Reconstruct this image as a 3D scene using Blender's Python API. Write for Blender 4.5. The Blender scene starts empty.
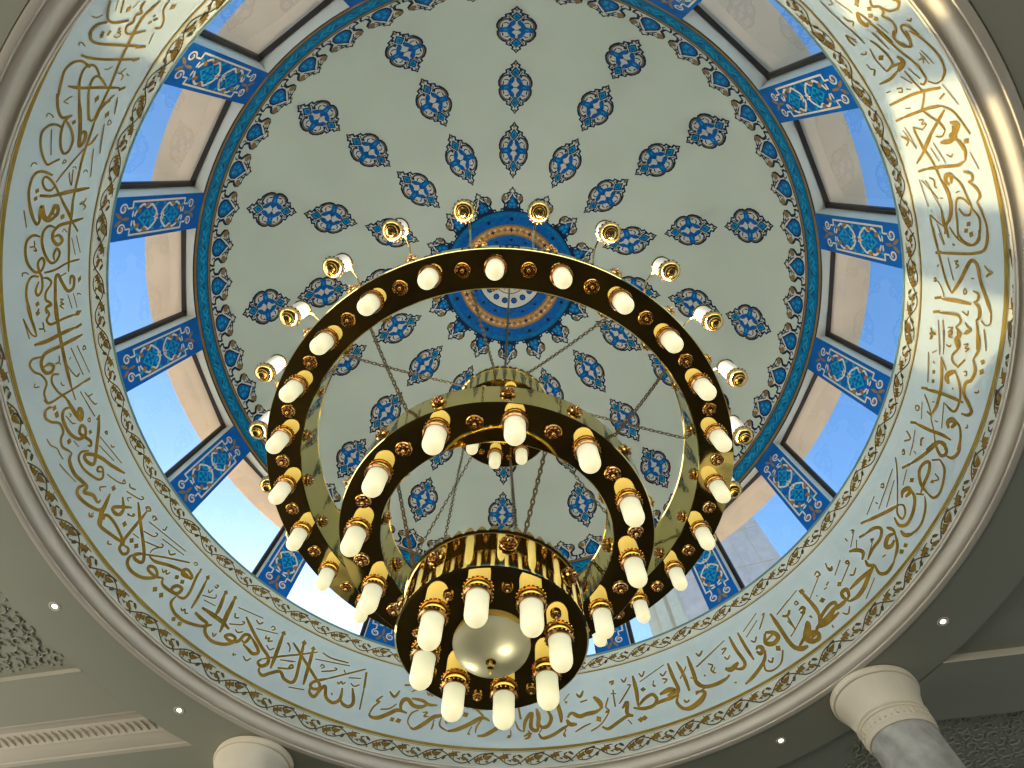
import bpy, bmesh, math, random
from mathutils import Vector, Matrix
random.seed(7)
PI = math.pi
S = bpy.context.scene
COL = S.collection
rad = math.radians

# ------------------------------------------------------------------ materials
def newmat(name):
    m = bpy.data.materials.new(name); m.use_nodes = True
    return m, m.node_tree.nodes, m.node_tree.links
def paint(name, col, rough=.6, metal=0., var=.06, scale=3., spec=.4, bump=0., bscale=40.):
    m, n, l = newmat(name); b = n['Principled BSDF']
    b.inputs['Roughness'].default_value = rough; b.inputs['Metallic'].default_value = metal
    b.inputs['Specular IOR Level'].default_value = spec
    tc = n.new('ShaderNodeTexCoord'); ns = n.new('ShaderNodeTexNoise')
    ns.inputs['Scale'].default_value = scale; ns.inputs['Detail'].default_value = 4
    l.new(tc.outputs['Object'], ns.inputs['Vector'])
    r = n.new('ShaderNodeValToRGB'); e = r.color_ramp.elements
    e[0].position = .3; e[1].position = .7
    e[0].color = [c * (1 - var) for c in col] + [1]; e[1].color = [min(1, c * (1 + var)) for c in col] + [1]
    l.new(ns.outputs['Fac'], r.inputs['Fac']); l.new(r.outputs['Color'], b.inputs['Base Color'])
    if bump:
        n2 = n.new('ShaderNodeTexNoise'); n2.inputs['Scale'].default_value = bscale
        l.new(tc.outputs['Object'], n2.inputs['Vector'])
        bp = n.new('ShaderNodeBump'); bp.inputs['Strength'].default_value = bump; bp.inputs['Distance'].default_value = .01
        l.new(n2.outputs['Fac'], bp.inputs['Height']); l.new(bp.outputs['Normal'], b.inputs['Normal'])
    return m
def srgb(r, g, b):
    f = lambda c: (c / 255 / 12.92) if c / 255 <= .04045 else ((c / 255 + .055) / 1.055) ** 2.4
    return (f(r), f(g), f(b))
M = {}
M['dome'] = paint('dome_plaster', (.50, .555, .475), .75, scale=.6, var=.03)
M['band'] = paint('band_plaster', (.47, .55, .55), .7, scale=.8, var=.03)
M['border'] = paint('border_plaster', (.52, .55, .48), .7, scale=.8, var=.03)
M['white'] = paint('white_plaster', (.66, .68, .62), .6, scale=1., var=.04)
M['mould'] = paint('cream_moulding', (.62, .57, .47), .5, scale=1.2, var=.05)
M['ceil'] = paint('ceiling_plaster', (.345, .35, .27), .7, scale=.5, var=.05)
M['ceil_lit'] = paint('ceiling_plaster_lit', (.40, .395, .31), .7, scale=.5, var=.05)  # ceiling plaster lightened: the slope's brighter lighting is put into the colour
M['cornice'] = paint('cornice_plaster', (.56, .51, .40), .6, scale=1., var=.05)
M['capital'] = paint('capital_stone', (.85, .76, .58), .5, scale=2., var=.06)
M['marble'] = paint('column_marble', (.50, .49, .44), .3, scale=5., var=.3)
M['calgold'] = paint('gold_lettering', (.275, .16, .010), .45, metal=.15, var=.25, scale=5., spec=.6)
M['linegold'] = paint('gold_line', (.29, .19, .02), .5, metal=.2, var=.15, scale=4.)
M['vine'] = paint('vine_brown', (.07, .05, .018), .6, var=.2)
M['star'] = paint('star_bronze', (.19, .105, .01), .5, metal=.2, var=.25, scale=8)
M['blue'] = paint('tile_blue', (.0, .085, .34), .6, var=.12, scale=4., spec=.12)
M['blue2'] = paint('motif_blue', (.003, .095, .33), .6, var=.25, scale=9, spec=.1)
M['cyan'] = paint('motif_cyan', (.004, .25, .46), .6, var=.25, scale=9, spec=.1)
M['teal'] = paint('ribbon_teal', (.003, .13, .28), .6, var=.25, scale=12, spec=.1)
M['navy'] = paint('motif_navy', (.006, .02, .045), .6, var=.2, spec=.1)
M['beige'] = paint('motif_beige', (.52, .52, .47), .6, var=.05)
M['brown'] = paint('motif_brown', (.20, .115, .03), .6, var=.2, scale=8)
M['orange'] = paint('motif_ochre', (.45, .22, .05), .6, var=.3, scale=14)
M['edge'] = paint('green_edge', (.12, .22, .21), .5)
M['frame'] = paint('window_frame_dark', (.022, .014, .009), .35, var=.2)
M['eave'] = paint('eave_stone', (.86, .68, .49), .7, var=.06, scale=1.5)
M['roof'] = paint('roof_terrace', (.66, .56, .44), .8, var=.08)
M['stone'] = paint('tower_stone', (.70, .56, .50), .7, var=.08, scale=2.)
M['cream'] = paint('tower_cream', (.74, .62, .44), .7, var=.05)
M['ground'] = paint('ground_paving', (.42, .38, .31), .8, var=.1)
M['copper'] = paint('collar_copper', (.50, .25, .11), .2, metal=1., var=.15, scale=20)
M['brass'] = paint('bright_brass', (.92, .62, .22), .16, metal=1., var=.2, scale=25)
M['chain'] = paint('chain_brass', (.16, .115, .05), .35, metal=.9, var=.3, scale=20)
def mirror(name, col, rough):
    m, n, l = newmat(name); b = n['Principled BSDF']
    b.inputs['Base Color'].default_value = (*col, 1); b.inputs['Metallic'].default_value = 1
    b.inputs['Roughness'].default_value = rough
    tc = n.new('ShaderNodeTexCoord'); ns = n.new('ShaderNodeTexNoise'); ns.inputs['Scale'].default_value = 2.2
    l.new(tc.outputs['Object'], ns.inputs['Vector'])
    bp = n.new('ShaderNodeBump'); bp.inputs['Strength'].default_value = .06; bp.inputs['Distance'].default_value = .05
    l.new(ns.outputs['Fac'], bp.inputs['Height']); l.new(bp.outputs['Normal'], b.inputs['Normal'])
    return m
M['gold'] = mirror('polished_gold', (.80, .64, .25), .05)
M['goldp'] = mirror('polished_gold_plate', (.93, .66, .20), .04)
def carpet():
    m, n, l = newmat('carpet_brown'); b = n['Principled BSDF']; b.inputs['Roughness'].default_value = .95
    tc = n.new('ShaderNodeTexCoord'); v = n.new('ShaderNodeTexNoise'); v.inputs['Scale'].default_value = .7
    l.new(tc.outputs['Object'], v.inputs['Vector'])
    r = n.new('ShaderNodeValToRGB'); r.color_ramp.elements[0].color = (.009, .004, .0015, 1); r.color_ramp.elements[1].color = (.03, .019, .004, 1)
    r.color_ramp.elements[0].position = .35; r.color_ramp.elements[1].position = .65
    l.new(v.outputs['Fac'], r.inputs['Fac']); l.new(r.outputs['Color'], b.inputs['Base Color'])
    return m
M['carpet'] = carpet()
def lampglass(name, s, c1, c2, z0, z1):
    m, n, l = newmat(name); b = n['Principled BSDF']
    b.inputs['Base Color'].default_value = (.75, .76, .66, 1); b.inputs['Roughness'].default_value = .35
    tc = n.new('ShaderNodeTexCoord'); sp = n.new('ShaderNodeSeparateXYZ'); l.new(tc.outputs['Object'], sp.inputs[0])
    mr = n.new('ShaderNodeMapRange'); mr.inputs['From Min'].default_value = z0; mr.inputs['From Max'].default_value = z1
    l.new(sp.outputs['Z'], mr.inputs['Value'])
    r = n.new('ShaderNodeValToRGB'); r.color_ramp.elements[0].color = (*c1, 1); r.color_ramp.elements[1].color = (*c2, 1)
    l.new(mr.outputs['Result'], r.inputs['Fac']); l.new(r.outputs['Color'], b.inputs['Emission Color'])
    b.inputs['Emission Strength'].default_value = s
    return m
M['tube'] = lampglass('lit_frosted_tube', 0.95, (1., .86, .45), (.42, .44, .28), -.33, .0)
M['candle'] = lampglass('lit_frosted_candle', 0.22, (1., .88, .62), (.8, .75, .6), 0, .3)
M['candle'].node_tree.nodes['Principled BSDF'].inputs['Base Color'].default_value = (.42, .41, .36, 1)
m, n, l = newmat('frosted_bowl'); b = n['Principled BSDF']
tr = n.new('ShaderNodeBsdfTranslucent'); tr.inputs['Color'].default_value = (.85, .84, .68, 1)
mx = n.new('ShaderNodeMixShader'); mx.inputs['Fac'].default_value = .5
b.inputs['Base Color'].default_value = (.72, .70, .50, 1); b.inputs['Roughness'].default_value = .2
l.new(b.outputs[0], mx.inputs[1]); l.new(tr.outputs[0], mx.inputs[2]); l.new(mx.outputs[0], n['Material Output'].inputs[0]); M['bowl'] = m
m, n, l = newmat('bulb_glow'); b = n['Principled BSDF']; b.inputs['Emission Color'].default_value = (1, .9, .6, 1); b.inputs['Emission Strength'].default_value = 26; M['bulb'] = m
m, n, l = newmat('downlight_glow'); b = n['Principled BSDF']; b.inputs['Emission Color'].default_value = (1, .93, .7, 1); b.inputs['Emission Strength'].default_value = 6; M['spot'] = m
m, n, l = newmat('fill_strip_glow'); b = n['Principled BSDF']; b.inputs['Base Color'].default_value = (.8, .8, .8, 1); b.inputs['Emission Color'].default_value = (1, .96, .86, 1); b.inputs['Emission Strength'].default_value = 85; M['strip'] = m  # glow of the added, hidden strip that brightens the dome
# clear window glass: straight-through pane with a fresnel mirror
m, n, l = newmat('window_glass'); n.remove(n['Principled BSDF'])
t_ = n.new('ShaderNodeBsdfTransparent'); g_ = n.new('ShaderNodeBsdfGlossy'); g_.inputs['Roughness'].default_value = .0
t_.inputs['Color'].default_value = (.93, .95, .97, 1)
lw = n.new('ShaderNodeLayerWeight'); lw.inputs['Blend'].default_value = .5; pw_ = n.new('ShaderNodeMath'); pw_.operation = 'POWER'; pw_.inputs[1].default_value = 3.5
fr = n.new('ShaderNodeMath'); fr.operation = 'MULTIPLY_ADD'; fr.inputs[1].default_value = .75; fr.inputs[2].default_value = .06; mx = n.new('ShaderNodeMixShader')
l.new(lw.outputs['Facing'], pw_.inputs[0]); l.new(pw_.outputs[0], fr.inputs[0]); l.new(fr.outputs[0], mx.inputs[0]); l.new(t_.outputs[0], mx.inputs[1]); l.new(g_.outputs[0], mx.inputs[2]); l.new(mx.outputs[0], n['Material Output'].inputs[0])
M['glass'] = m

# ------------------------------------------------------------------ mesh builder
class MB:
    def __init__(s): s.v = []; s.f = []; s.m = []; s.s = []; s.mats = []
    def mi(s, k):
        if k not in s.mats: s.mats.append(k)
        return s.mats.index(k)
    def add(s, vs, fs, k, smooth=False):
        o = len(s.v); s.v += [tuple(p) for p in vs]; i = s.mi(k)
        for f in fs: s.f.append(tuple(o + a for a in f)); s.m.append(i); s.s.append(smooth)
    def lathe(s, prof, k, n=96, a0=0, a1=360, c=(0, 0, 0), smooth=True, closed=False):
        full = abs(a1 - a0 - 360) < 1e-6; na = n if full else n + 1
        vs = []
        for i in range(na):
            a = rad(a0 + (a1 - a0) * i / n); ca, sa = math.cos(a), math.sin(a)
            vs += [(c[0] + r * ca, c[1] + r * sa, c[2] + z) for r, z in prof]
        P = len(prof); fs = []
        for i in range(n):
            j = (i + 1) % na
            for q in range(P if closed else P - 1):
                q2 = (q + 1) % P
                fs.append((i * P + q, j * P + q, j * P + q2, i * P + q2))
        s.add(vs, fs, k, smooth)
    def box(s, x0, x1, y0, y1, z0, z1, k, T=None):
        vs = [(x, y, z) for x in (x0, x1) for y in (y0, y1) for z in (z0, z1)]
        if T: vs = [tuple(T @ Vector(p)) for p in vs]
        s.add(vs, [(0, 1, 3, 2), (4, 6, 7, 5), (0, 4, 5, 1), (2, 3, 7, 6), (0, 2, 6, 4), (1, 5, 7, 3)], k)
    def ball(s, c, r, k, nu=12, nv=7, sz=1.):
        pr = [(max(1e-4, r * math.sin(PI * i / nv)), -r * sz * math.cos(PI * i / nv)) for i in range(nv + 1)]
        s.lathe(pr, k, nu, c=c)
    def tube(s, pts, r, k, n=8, closed=False, caps=True):
        P = [Vector(p) for p in pts]; N = len(P); vs = []; up = None
        for i in range(N):
            if closed: t = P[(i + 1) % N] - P[i - 1]
            else: t = P[min(i + 1, N - 1)] - P[max(i - 1, 0)]
            t.normalize()
            if up is None:
                up = Vector((0, 0, 1)) if abs(t.z) < .9 else Vector((1, 0, 0))
            a = t.cross(up).normalized(); up = a.cross(t).normalized()
            rr = r[i] if isinstance(r, (list, tuple)) else r
            vs += [P[i] + rr * (math.cos(2 * PI * q / n) * a + math.sin(2 * PI * q / n) * up) for q in range(n)]
        fs = []
        for i in range(N if closed else N - 1):
            j = (i + 1) % N
            for q in range(n): fs.append((i * n + q, i * n + (q + 1) % n, j * n + (q + 1) % n, j * n + q))
        if caps and not closed: fs += [tuple(range(n))[::-1], tuple((N - 1) * n + q for q in range(n))]
        s.add(vs, fs, k, True)
    def build(s, name, parent=None, loc=None):
        me = bpy.data.meshes.new(name); me.from_pydata(s.v, [], s.f)
        for k in s.mats: me.materials.append(M[k])
        me.polygons.foreach_set('material_index', s.m); me.polygons.foreach_set('use_smooth', s.s)
        me.update(); me.set_sharp_from_angle(angle=rad(32))
        o = bpy.data.objects.new(name, me); COL.objects.link(o)
        if parent: o.parent = parent
        if loc: o.location = loc
        return o
def tag(o, label=None, cat=None, group=None, kind=None):
    if label: o['label'] = label
    if cat: o['category'] = cat
    if group: o['group'] = group
    if kind: o['kind'] = kind
    return o
def empty(name, loc=(0, 0, 0), rz=0):
    o = bpy.data.objects.new(name, None); COL.objects.link(o); o.location = loc; o.rotation_euler = (0, 0, rz); o.empty_display_size = .2
    return o
def copyo(o, parent=None, rz=None, loc=None):
    c = o.copy(); COL.objects.link(c)
    if parent: c.parent = parent
    if rz is not None: c.rotation_euler = (0, 0, rz)
    if loc is not None: c.location = loc
    return c
def copytree(o, parent=None, rz=None, loc=None):
    c = copyo(o, parent, rz, loc)
    for ch in list(o.children): copytree(ch, c)
    return c

# ------------------------------------------------------------------ flat drawing tools
class Draw:
    """2-D shapes in metres, laid later on a surface by a mapping function"""
    def __init__(s): s.mb = MB(); s.items = []
    def poly(s, pts, k, lay=1): s.items.append((list(pts), k, lay))
    def stroke(s, pts, w, k, lay=1, taper=.5, step=None):
        for q in ribbon(pts, w, taper): s.items.append((q, k, lay))
    def lay_on(s, fn, cuts=(), name=None, parent=None, thick=.003):
        mb = MB(); groups = {}
        for pts, k, lay in s.items: groups.setdefault((k, lay), []).append(pts)
        for (k, lay), polys in groups.items():
            bm = bmesh.new()
            for p in polys:
                try: bm.faces.new([bm.verts.new((x, y, 0)) for x, y in p])
                except ValueError: pass
            bmesh.ops.triangulate(bm, faces=[f for f in bm.faces if len(f.verts) > 4])
            for co, no in cuts:
                bmesh.ops.bisect_plane(bm, geom=bm.verts[:] + bm.edges[:] + bm.faces[:], plane_co=co, plane_no=no, dist=1e-6)
            bm.verts.index_update()
            mb.add([fn(v.co.x, v.co.y, lay * thick) for v in bm.verts], [[v.index for v in f.verts] for f in bm.faces], k)
            bm.free()
        return mb.build(name, parent) if name else mb
def cat(pts, sub=5):
    n = len(pts)
    if n < 3: return [tuple(map(float, p)) for p in pts]
    out = []
    for i in range(n - 1):
        p0 = pts[max(i - 1, 0)]; p1 = pts[i]; p2 = pts[i + 1]; p3 = pts[min(i + 2, n - 1)]
        for j in range(sub):
            t = j / sub
            out.append(tuple(.5 * (2 * p1[a] + (p2[a] - p0[a]) * t + (2 * p0[a] - 5 * p1[a] + 4 * p2[a] - p3[a]) * t * t + (3 * p1[a] - p0[a] - 3 * p2[a] + p3[a]) * t ** 3) for a in (0, 1)))
    out.append(tuple(map(float, pts[-1])))
    return out
def ribbon(pts, w, taper=.5, sub=5):
    P = cat(pts, sub); n = len(P)
    if n < 2: return []
    L = [0]
    for i in range(1, n): L.append(L[-1] + math.hypot(P[i][0] - P[i - 1][0], P[i][1] - P[i - 1][1]))
    T = L[-1] or 1; lt = []; rt = []
    for i in range(n):
        a = P[max(i - 1, 0)]; b = P[min(i + 1, n - 1)]; dx, dy = b[0] - a[0], b[1] - a[1]; d = math.hypot(dx, dy) or 1
        e = min(L[i], T - L[i]) / max(1e-6, min(T * .3, w * 2.5)); ww = w / 2 * (taper + (1 - taper) * min(1, e))
        lt.append((P[i][0] - dy / d * ww, P[i][1] + dx / d * ww)); rt.append((P[i][0] + dy / d * ww, P[i][1] - dx / d * ww))
    return [[lt[i], rt[i], rt[i + 1], lt[i + 1]] for i in range(n - 1)]
def ell(cx, cy, rx, ry, n=14, rot=0):
    c, s_ = math.cos(rot), math.sin(rot)
    return [(cx + rx * math.cos(2 * PI * i / n) * c - ry * math.sin(2 * PI * i / n) * s_, cy + rx * math.cos(2 * PI * i / n) * s_ + ry * math.sin(2 * PI * i / n) * c) for i in range(n)]
def starp(cx, cy, r1, r2, n=6, rot=0):
    return [(cx + (r1 if i % 2 == 0 else r2) * math.cos(PI * i / n + rot), cy + (r1 if i % 2 == 0 else r2) * math.sin(PI * i / n + rot)) for i in range(2 * n)]
def mir(right):  # mirrored closed outline from its right half (top to bottom)
    return right + [(-x, y) for x, y in right[::-1] if abs(x) > 1e-6]
def inset(poly, d):
    n = len(poly); A = sum(poly[i][0] * poly[(i + 1) % n][1] - poly[(i + 1) % n][0] * poly[i][1] for i in range(n)); sg = 1 if A > 0 else -1; out = []
    for i in range(n):
        a, b, c = poly[i - 1], poly[i], poly[(i + 1) % n]
        def nrm(p, q):
            dx, dy = q[0] - p[0], q[1] - p[1]; L = math.hypot(dx, dy) or 1; return (-dy / L * sg, dx / L * sg)
        n1, n2 = nrm(a, b), nrm(b, c); mx_, my = n1[0] + n2[0], n1[1] + n2[1]; L = math.hypot(mx_, my) or 1
        out.append((b[0] + mx_ / L * d, b[1] + my / L * d))
    return out

# ------------------------------------------------------------------ dimensions
OFF = 1.0                       # turn of the 16-fold pattern (degrees)
Z0, RD, HD = 10.755, 5.715, 6.75
def dome(phi, t, off=0):
    ct, st = math.cos(rad(t)), math.sin(rad(t)); nx, nz = ct * HD, st * RD; L = math.hypot(nx, nz)
    r = RD * ct - off * nx / L; z = Z0 + HD * st - off * nz / L
    return (r * math.cos(rad(phi)), r * math.sin(rad(phi)), z)
def Rb(z): return 5.69
def bandp(phi, z, off=0):
    r = Rb(z) - off
    return (r * math.cos(rad(phi)), r * math.sin(rad(phi)), z)
def clock(phi):
    h = (3 + phi / 30) % 12; q = round(h * 4) % 48
    return '%d:%02d' % ((q // 4) or 12, (q % 4) * 15)

# ------------------------------------------------------------------ dome shell
mb = MB()
prof = [(RD * math.cos(rad(t)), Z0 + HD * math.sin(rad(t))) for t in [2 * i for i in range(45)]] + [(.001, Z0 + HD)]
outer = [(.001, Z0 + HD + .3)] + [((RD + .40) * math.cos(rad(t)), Z0 + .16 + (HD + .14) * math.sin(rad(t))) for t in range(84, -1, -6)]
mb.lathe(prof, 'dome', 192); mb.lathe(outer, 'white', 96); mb.lathe([(RD + .27, Z0 + .12), (RD, Z0)], 'white', 192)
dm = mb.build('ceiling_dome'); tag(dm, 'pale grey-green painted dome interior above the ring of windows', 'dome', kind='structure')

def med_draw(hw=.383, hh=.78):
    D = Draw(); kx, ky = hw / 108, hh / 178
    R = [(0, 178), (14, 158), (30, 146), (24, 130), (40, 122), (60, 114), (58, 96), (76, 90), (94, 68), (106, 40), (106, 14), (98, 0)]
    R = R + [(x, -y) for x, y in R[::-1][1:]]
    o = [(x * kx, y * ky) for x, y in mir(R)]
    s_ = lambda pts: [(x * kx, y * ky) for x, y in pts]
    D.poly(o, 'navy', 1); D.poly(inset(o, .046), 'beige', 2)
    for sx in (1, -1):
        D.poly(s_(ell(sx * 48, 0, 38, 20)), 'blue2', 3); D.poly(s_(ell(sx * 36, 0, 15, 40)), 'blue2', 3); D.poly(s_(ell(sx * 78, 0, 12, 22)), 'blue2', 3)
        D.poly(s_(ell(sx * 56, 0, 14, 7)), 'cyan', 4)
        for sy in (1, -1):
            D.stroke(s_([(sx * 92, sy * 10), (sx * 90, sy * 46), (sx * 70, sy * 72), (sx * 42, sy * 80), (sx * 30, sy * 64)]), .056, 'navy', 3, .8)
            D.stroke(s_([(sx * 92, sy * 12), (sx * 88, sy * 46), (sx * 69, sy * 70), (sx * 42, sy * 78)]), .026, 'brown', 4, .7)
            D.stroke(s_([(sx * 74, sy * 22), (sx * 70, sy * 44), (sx * 52, sy * 54), (sx * 40, sy * 44)]), .030, 'navy', 4, .8)
            D.poly(s_(ell(sx * 60, sy * 38, 14, 9, rot=sx * sy * .8)), 'beige', 5)
            D.poly(s_(ell(sx * 22, sy * 44, 15, 24, rot=sx * sy * .5)), 'blue2', 3)
            D.stroke(s_([(sx * 6, sy * 62), (sx * 26, sy * 78), (sx * 42, sy * 106)]), .022, 'navy', 4, .9)
            D.poly(s_(ell(sx * 30, sy * 112, 8, 10)), 'navy', 3)
    for sy in (1, -1):
        D.poly(s_([(0, sy * 60), (30, sy * 96), (0, sy * 136), (-30, sy * 96)]), 'navy', 3)
        D.poly(s_([(0, sy * 70), (21, sy * 96), (0, sy * 126), (-21, sy * 96)]), 'cyan', 4)
        D.poly(s_([(0, sy * 80), (13, sy * 96), (0, sy * 114), (-13, sy * 96)]), 'blue2', 5)
        D.poly(s_(ell(0, sy * 148, 8, 8)), 'brown', 3)
        D.poly(s_(starp(0, sy * 24, 20, 9, 4)), 'beige', 6)
    D.stroke(s_([(-34, 0), (0, 0), (34, 0)]), .022, 'navy', 5)
    return D
# three tiers of painted medallions on 16 meridians
for t, hh, dt in ((18.6, .775, 8.65), (34.6, .85, 8.94), (52.4, .88, 9.38)):
    D = med_draw(.383, hh)
    fn = lambda x, y, o, t=t, dt=dt: dome(math.degrees(x / (RD * math.cos(rad(t + y * dt)))) * .5 + math.degrees(x / (RD * math.cos(rad(t)))) * .5, t + y * dt, o + .004)
    cuts = [((0, y, 0), (0, 1, 0)) for y in (-.66, -.5, -.33, -.16, 0, .16, .33, .5, .66)] + [((x, 0, 0), (1, 0, 0)) for x in (-.18, 0, .18)]
    md = D.lay_on(fn, cuts, 'painted_medallion', dm); md.rotation_euler.z = rad(OFF)
    for k in range(1, 16): copyo(md, dm, rad(OFF + 22.5 * k))
# scalloped edge of palmettes
def palm(D, sx, sy, simple=False):
    f = lambda pts: [(x * sx, y * sy) for x, y in pts]
    R = [(0, 1.02), (.06, .93), (.13, .90), (.12, .82), (.20, .80), (.24, .76), (.34, .76), (.43, .66), (.44, .50), (.38, .40), (.33, .36), (.34, .26), (.37, .20), (.47, .20), (.48, .10), (.44, .0)]
    o = f(mir(R)); D.poly(o, 'navy', 1)
    I = [(0, .93), (.06, .86), (.08, .77), (.18, .73), (.30, .71), (.38, .63), (.38, .52), (.31, .45), (.26, .38), (.27, .24), (.33, .14), (.42, .13), (.42, .08), (.38, .0)]
    D.poly(f(mir(I)), 'beige', 2)
    D.poly(f(mir([(0, .76), (.05, .65), (.14, .53), (.23, .38), (.235, .20), (.16, .07), (.06, .03), (0, .02)])), 'navy', 3)
    D.poly(f(mir([(0, .66), (.05, .58), (.12, .47), (.185, .34), (.19, .22), (.13, .12), (.05, .07), (0, .06)])), 'blue2', 4)
    for a in (-.07, .07):
        for b_ in (.20, .33): D.poly(f(ell(a, b_, .052, .055, 8)), 'cyan', 5)
    D.poly(f(ell(0, .47, .05, .06, 8)), 'cyan', 5)
    for q in (1, -1):
        D.poly(f(ell(q * .325, .585, .085, .115, rot=q * -.4)), 'brown', 3)
        D.stroke(f([(q * .03, .80), (q * .13, .68), (q * .22, .50)]), .026, 'navy', 3, .8)
        D.stroke(f([(q * .20, .76), (q * .17, .68), (q * .24, .64)]), .026, 'navy', 3, .8)
        D.poly(f(ell(q * .08, .88, .04, .04, 8)), 'brown', 3)
        D.stroke(f([(q * .33, .24), (q * .25, .14), (q * .30, .05)]), .024, 'navy', 3, .8)
D = Draw(); palm(D, .755, .66)
fn = lambda x, y, o: dome(math.degrees(x / (RD * math.cos(rad(4.5 + y * 8.7)))), 4.5 + y * 8.7, o + .004)
cuts = [((0, y, 0), (0, 1, 0)) for y in (.15, .3, .45)] + [((x, 0, 0), (1, 0, 0)) for x in (-.16, 0, .16)]
pl = D.lay_on(fn, cuts, 'border_palmette', dm); pl.rotation_euler.z = rad(OFF)
for k in range(1, 48): copyo(pl, dm, rad(OFF + 7.5 * k))
# ribbon round the foot of the dome
mb = MB()
def dring(t0, t1, k, o, n=192):
    mb.add(*ringgeo(t0, t1, o, n), k, True)
def ringgeo(t0, t1, o, n):
    st = max(1, int(abs(t1 - t0) / 2)); vs = []; fs = []
    for i in range(n):
        for j in range(st + 1): vs.append(dome(360 * i / n, t0 + (t1 - t0) * j / st, o))
    for i in range(n):
        i2 = (i + 1) % n
        for j in range(st): fs.append((i * (st + 1) + j, i2 * (st + 1) + j, i2 * (st + 1) + j + 1, i * (st + 1) + j + 1))
    return vs, fs
dring(.0, 4.6, 'navy', .004); dring(.3, .9, 'brown', .007); dring(1.1, 3.7, 'teal', .007); dring(3.9, 4.4, 'brown', .007)
D = Draw()
for k in range(96):
    x = k * 3.75; s_ = 1 if k % 2 else -1
    D.stroke([(x - 1.6, 2.4 - s_ * .6), (x - .6, 2.4 + s_ * .45), (x + .6, 2.4 - s_ * .4), (x + 1.7, 2.4 + s_ * .7)], .36, 'cyan', 1)
    D.poly(ell(x + .5, 2.4 + s_ * .55, .7, .22, 8, s_ * .5), 'cyan', 1); D.poly(ell(x - .9, 2.4 - s_ * .4, .5, .18, 8, -s_ * .7), 'cyan', 2)
    D.poly(ell(x + 1.4, 2.4 - s_ * .2, .5, .15, 8, s_ * .3), 'navy', 2)
m2 = D.lay_on(lambda x, y, o: dome(x, y, .010 + o), ())
for k_i, k in enumerate(m2.mats):
    pass
mb.v_off = len(mb.v)
def merge(a, b_):
    o = len(a.v); a.v += b_.v
    for f_, mi_, s_ in zip(b_.f, b_.m, b_.s):
        a.f.append(tuple(o + q for q in f_)); a.m.append(a.mi(b_.mats[mi_])); a.s.append(s_)
merge(mb, m2)
rb_ = mb.build('ribbon_border', dm)
# rosette at the crown of the dome
mb = MB()
AS = 1.145
def tR(r): return math.degrees(math.acos(min(1, r * AS / RD)))
def rring(r0, r1, k, o):
    mb.add(*ringgeo(tR(r0), tR(max(r1, .002)), o + .006, 160), k, True)
rring(1.72, 1.66, 'navy', .006); rring(1.69, .02, 'blue2', .009); rring(1.66, 1.58, 'teal', .012); rring(1.37, 1.10, 'brown', .012); rring(1.33, 1.14, 'orange', .015)
rring(.86, .82, 'navy', .015); rring(.83, .02, 'beige', .018); rring(.46, .43, 'brown', .021); rring(.26, .02, 'cyan', .021)
D = Draw()
for k in range(16):
    a = rad(22.5 * k + OFF)
    def P(r, da): return (r * math.cos(a + da), r * math.sin(a + da))
    D.poly(ell(*P(.64, rad(11.2)), .085, .085, 8), 'navy', 1); D.poly(ell(*P(.64, rad(11.2)), .06, .06, 8), 'blue', 2)
    D.poly([P(.42, 0), P(.24, -.14), P(.12, 0), P(.24, .14)], 'brown', 2); D.poly([P(.36, 0), P(.26, -.08), P(.18, 0), P(.26, .08)], 'beige', 3)
    D.stroke([P(1.52, -.17), P(1.60, -.1), P(1.48, -.03), P(1.56, .05), P(1.46, .12), P(1.55, .19)], .03, 'blue', 2)
    D.poly(ell(*P(1.51, 0), .05, .05, 8), 'navy', 2); D.poly(ell(*P(1.5, .2), .07, .04, 8), 'blue', 2)
    D.stroke([P(1.0, -.19), P(1.05, -.1), P(.93, 0), P(1.02, .1), P(.95, .19)], .03, 'blue', 2); D.poly(ell(*P(.98, 0), .05, .03, 8), 'navy', 2)
    for q in (-.13, 0, .13):
        D.poly(starp(*P(1.235, q), .075, .03, 4, a), 'brown' if q else 'navy', 2); D.poly(ell(*P(1.27, q + .06), .025, .025, 6), 'beige', 2)
m2 = D.lay_on(lambda x, y, o: dome(math.degrees(math.atan2(y, x)), tR(math.hypot(x, y)), .027 + o), ())
merge(mb, m2)
D = Draw(); palm(D, .62, .62)
m2 = D.lay_on(lambda x, y, o: (x, y, o), [((0, y, 0), (0, 1, 0)) for y in (.2, .4)])
for k in range(16):
    a = 22.5 * k + OFF; q = MB(); q.f = m2.f; q.m = m2.m; q.s = m2.s; q.mats = m2.mats
    q.v = [dome(a + math.degrees(x / (1.69 + y)), tR(1.655 + y * .99), .001 + z * .5) for x, y, z in m2.v]
    merge(mb, q)
mb.build('crown_rosette', dm)

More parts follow.
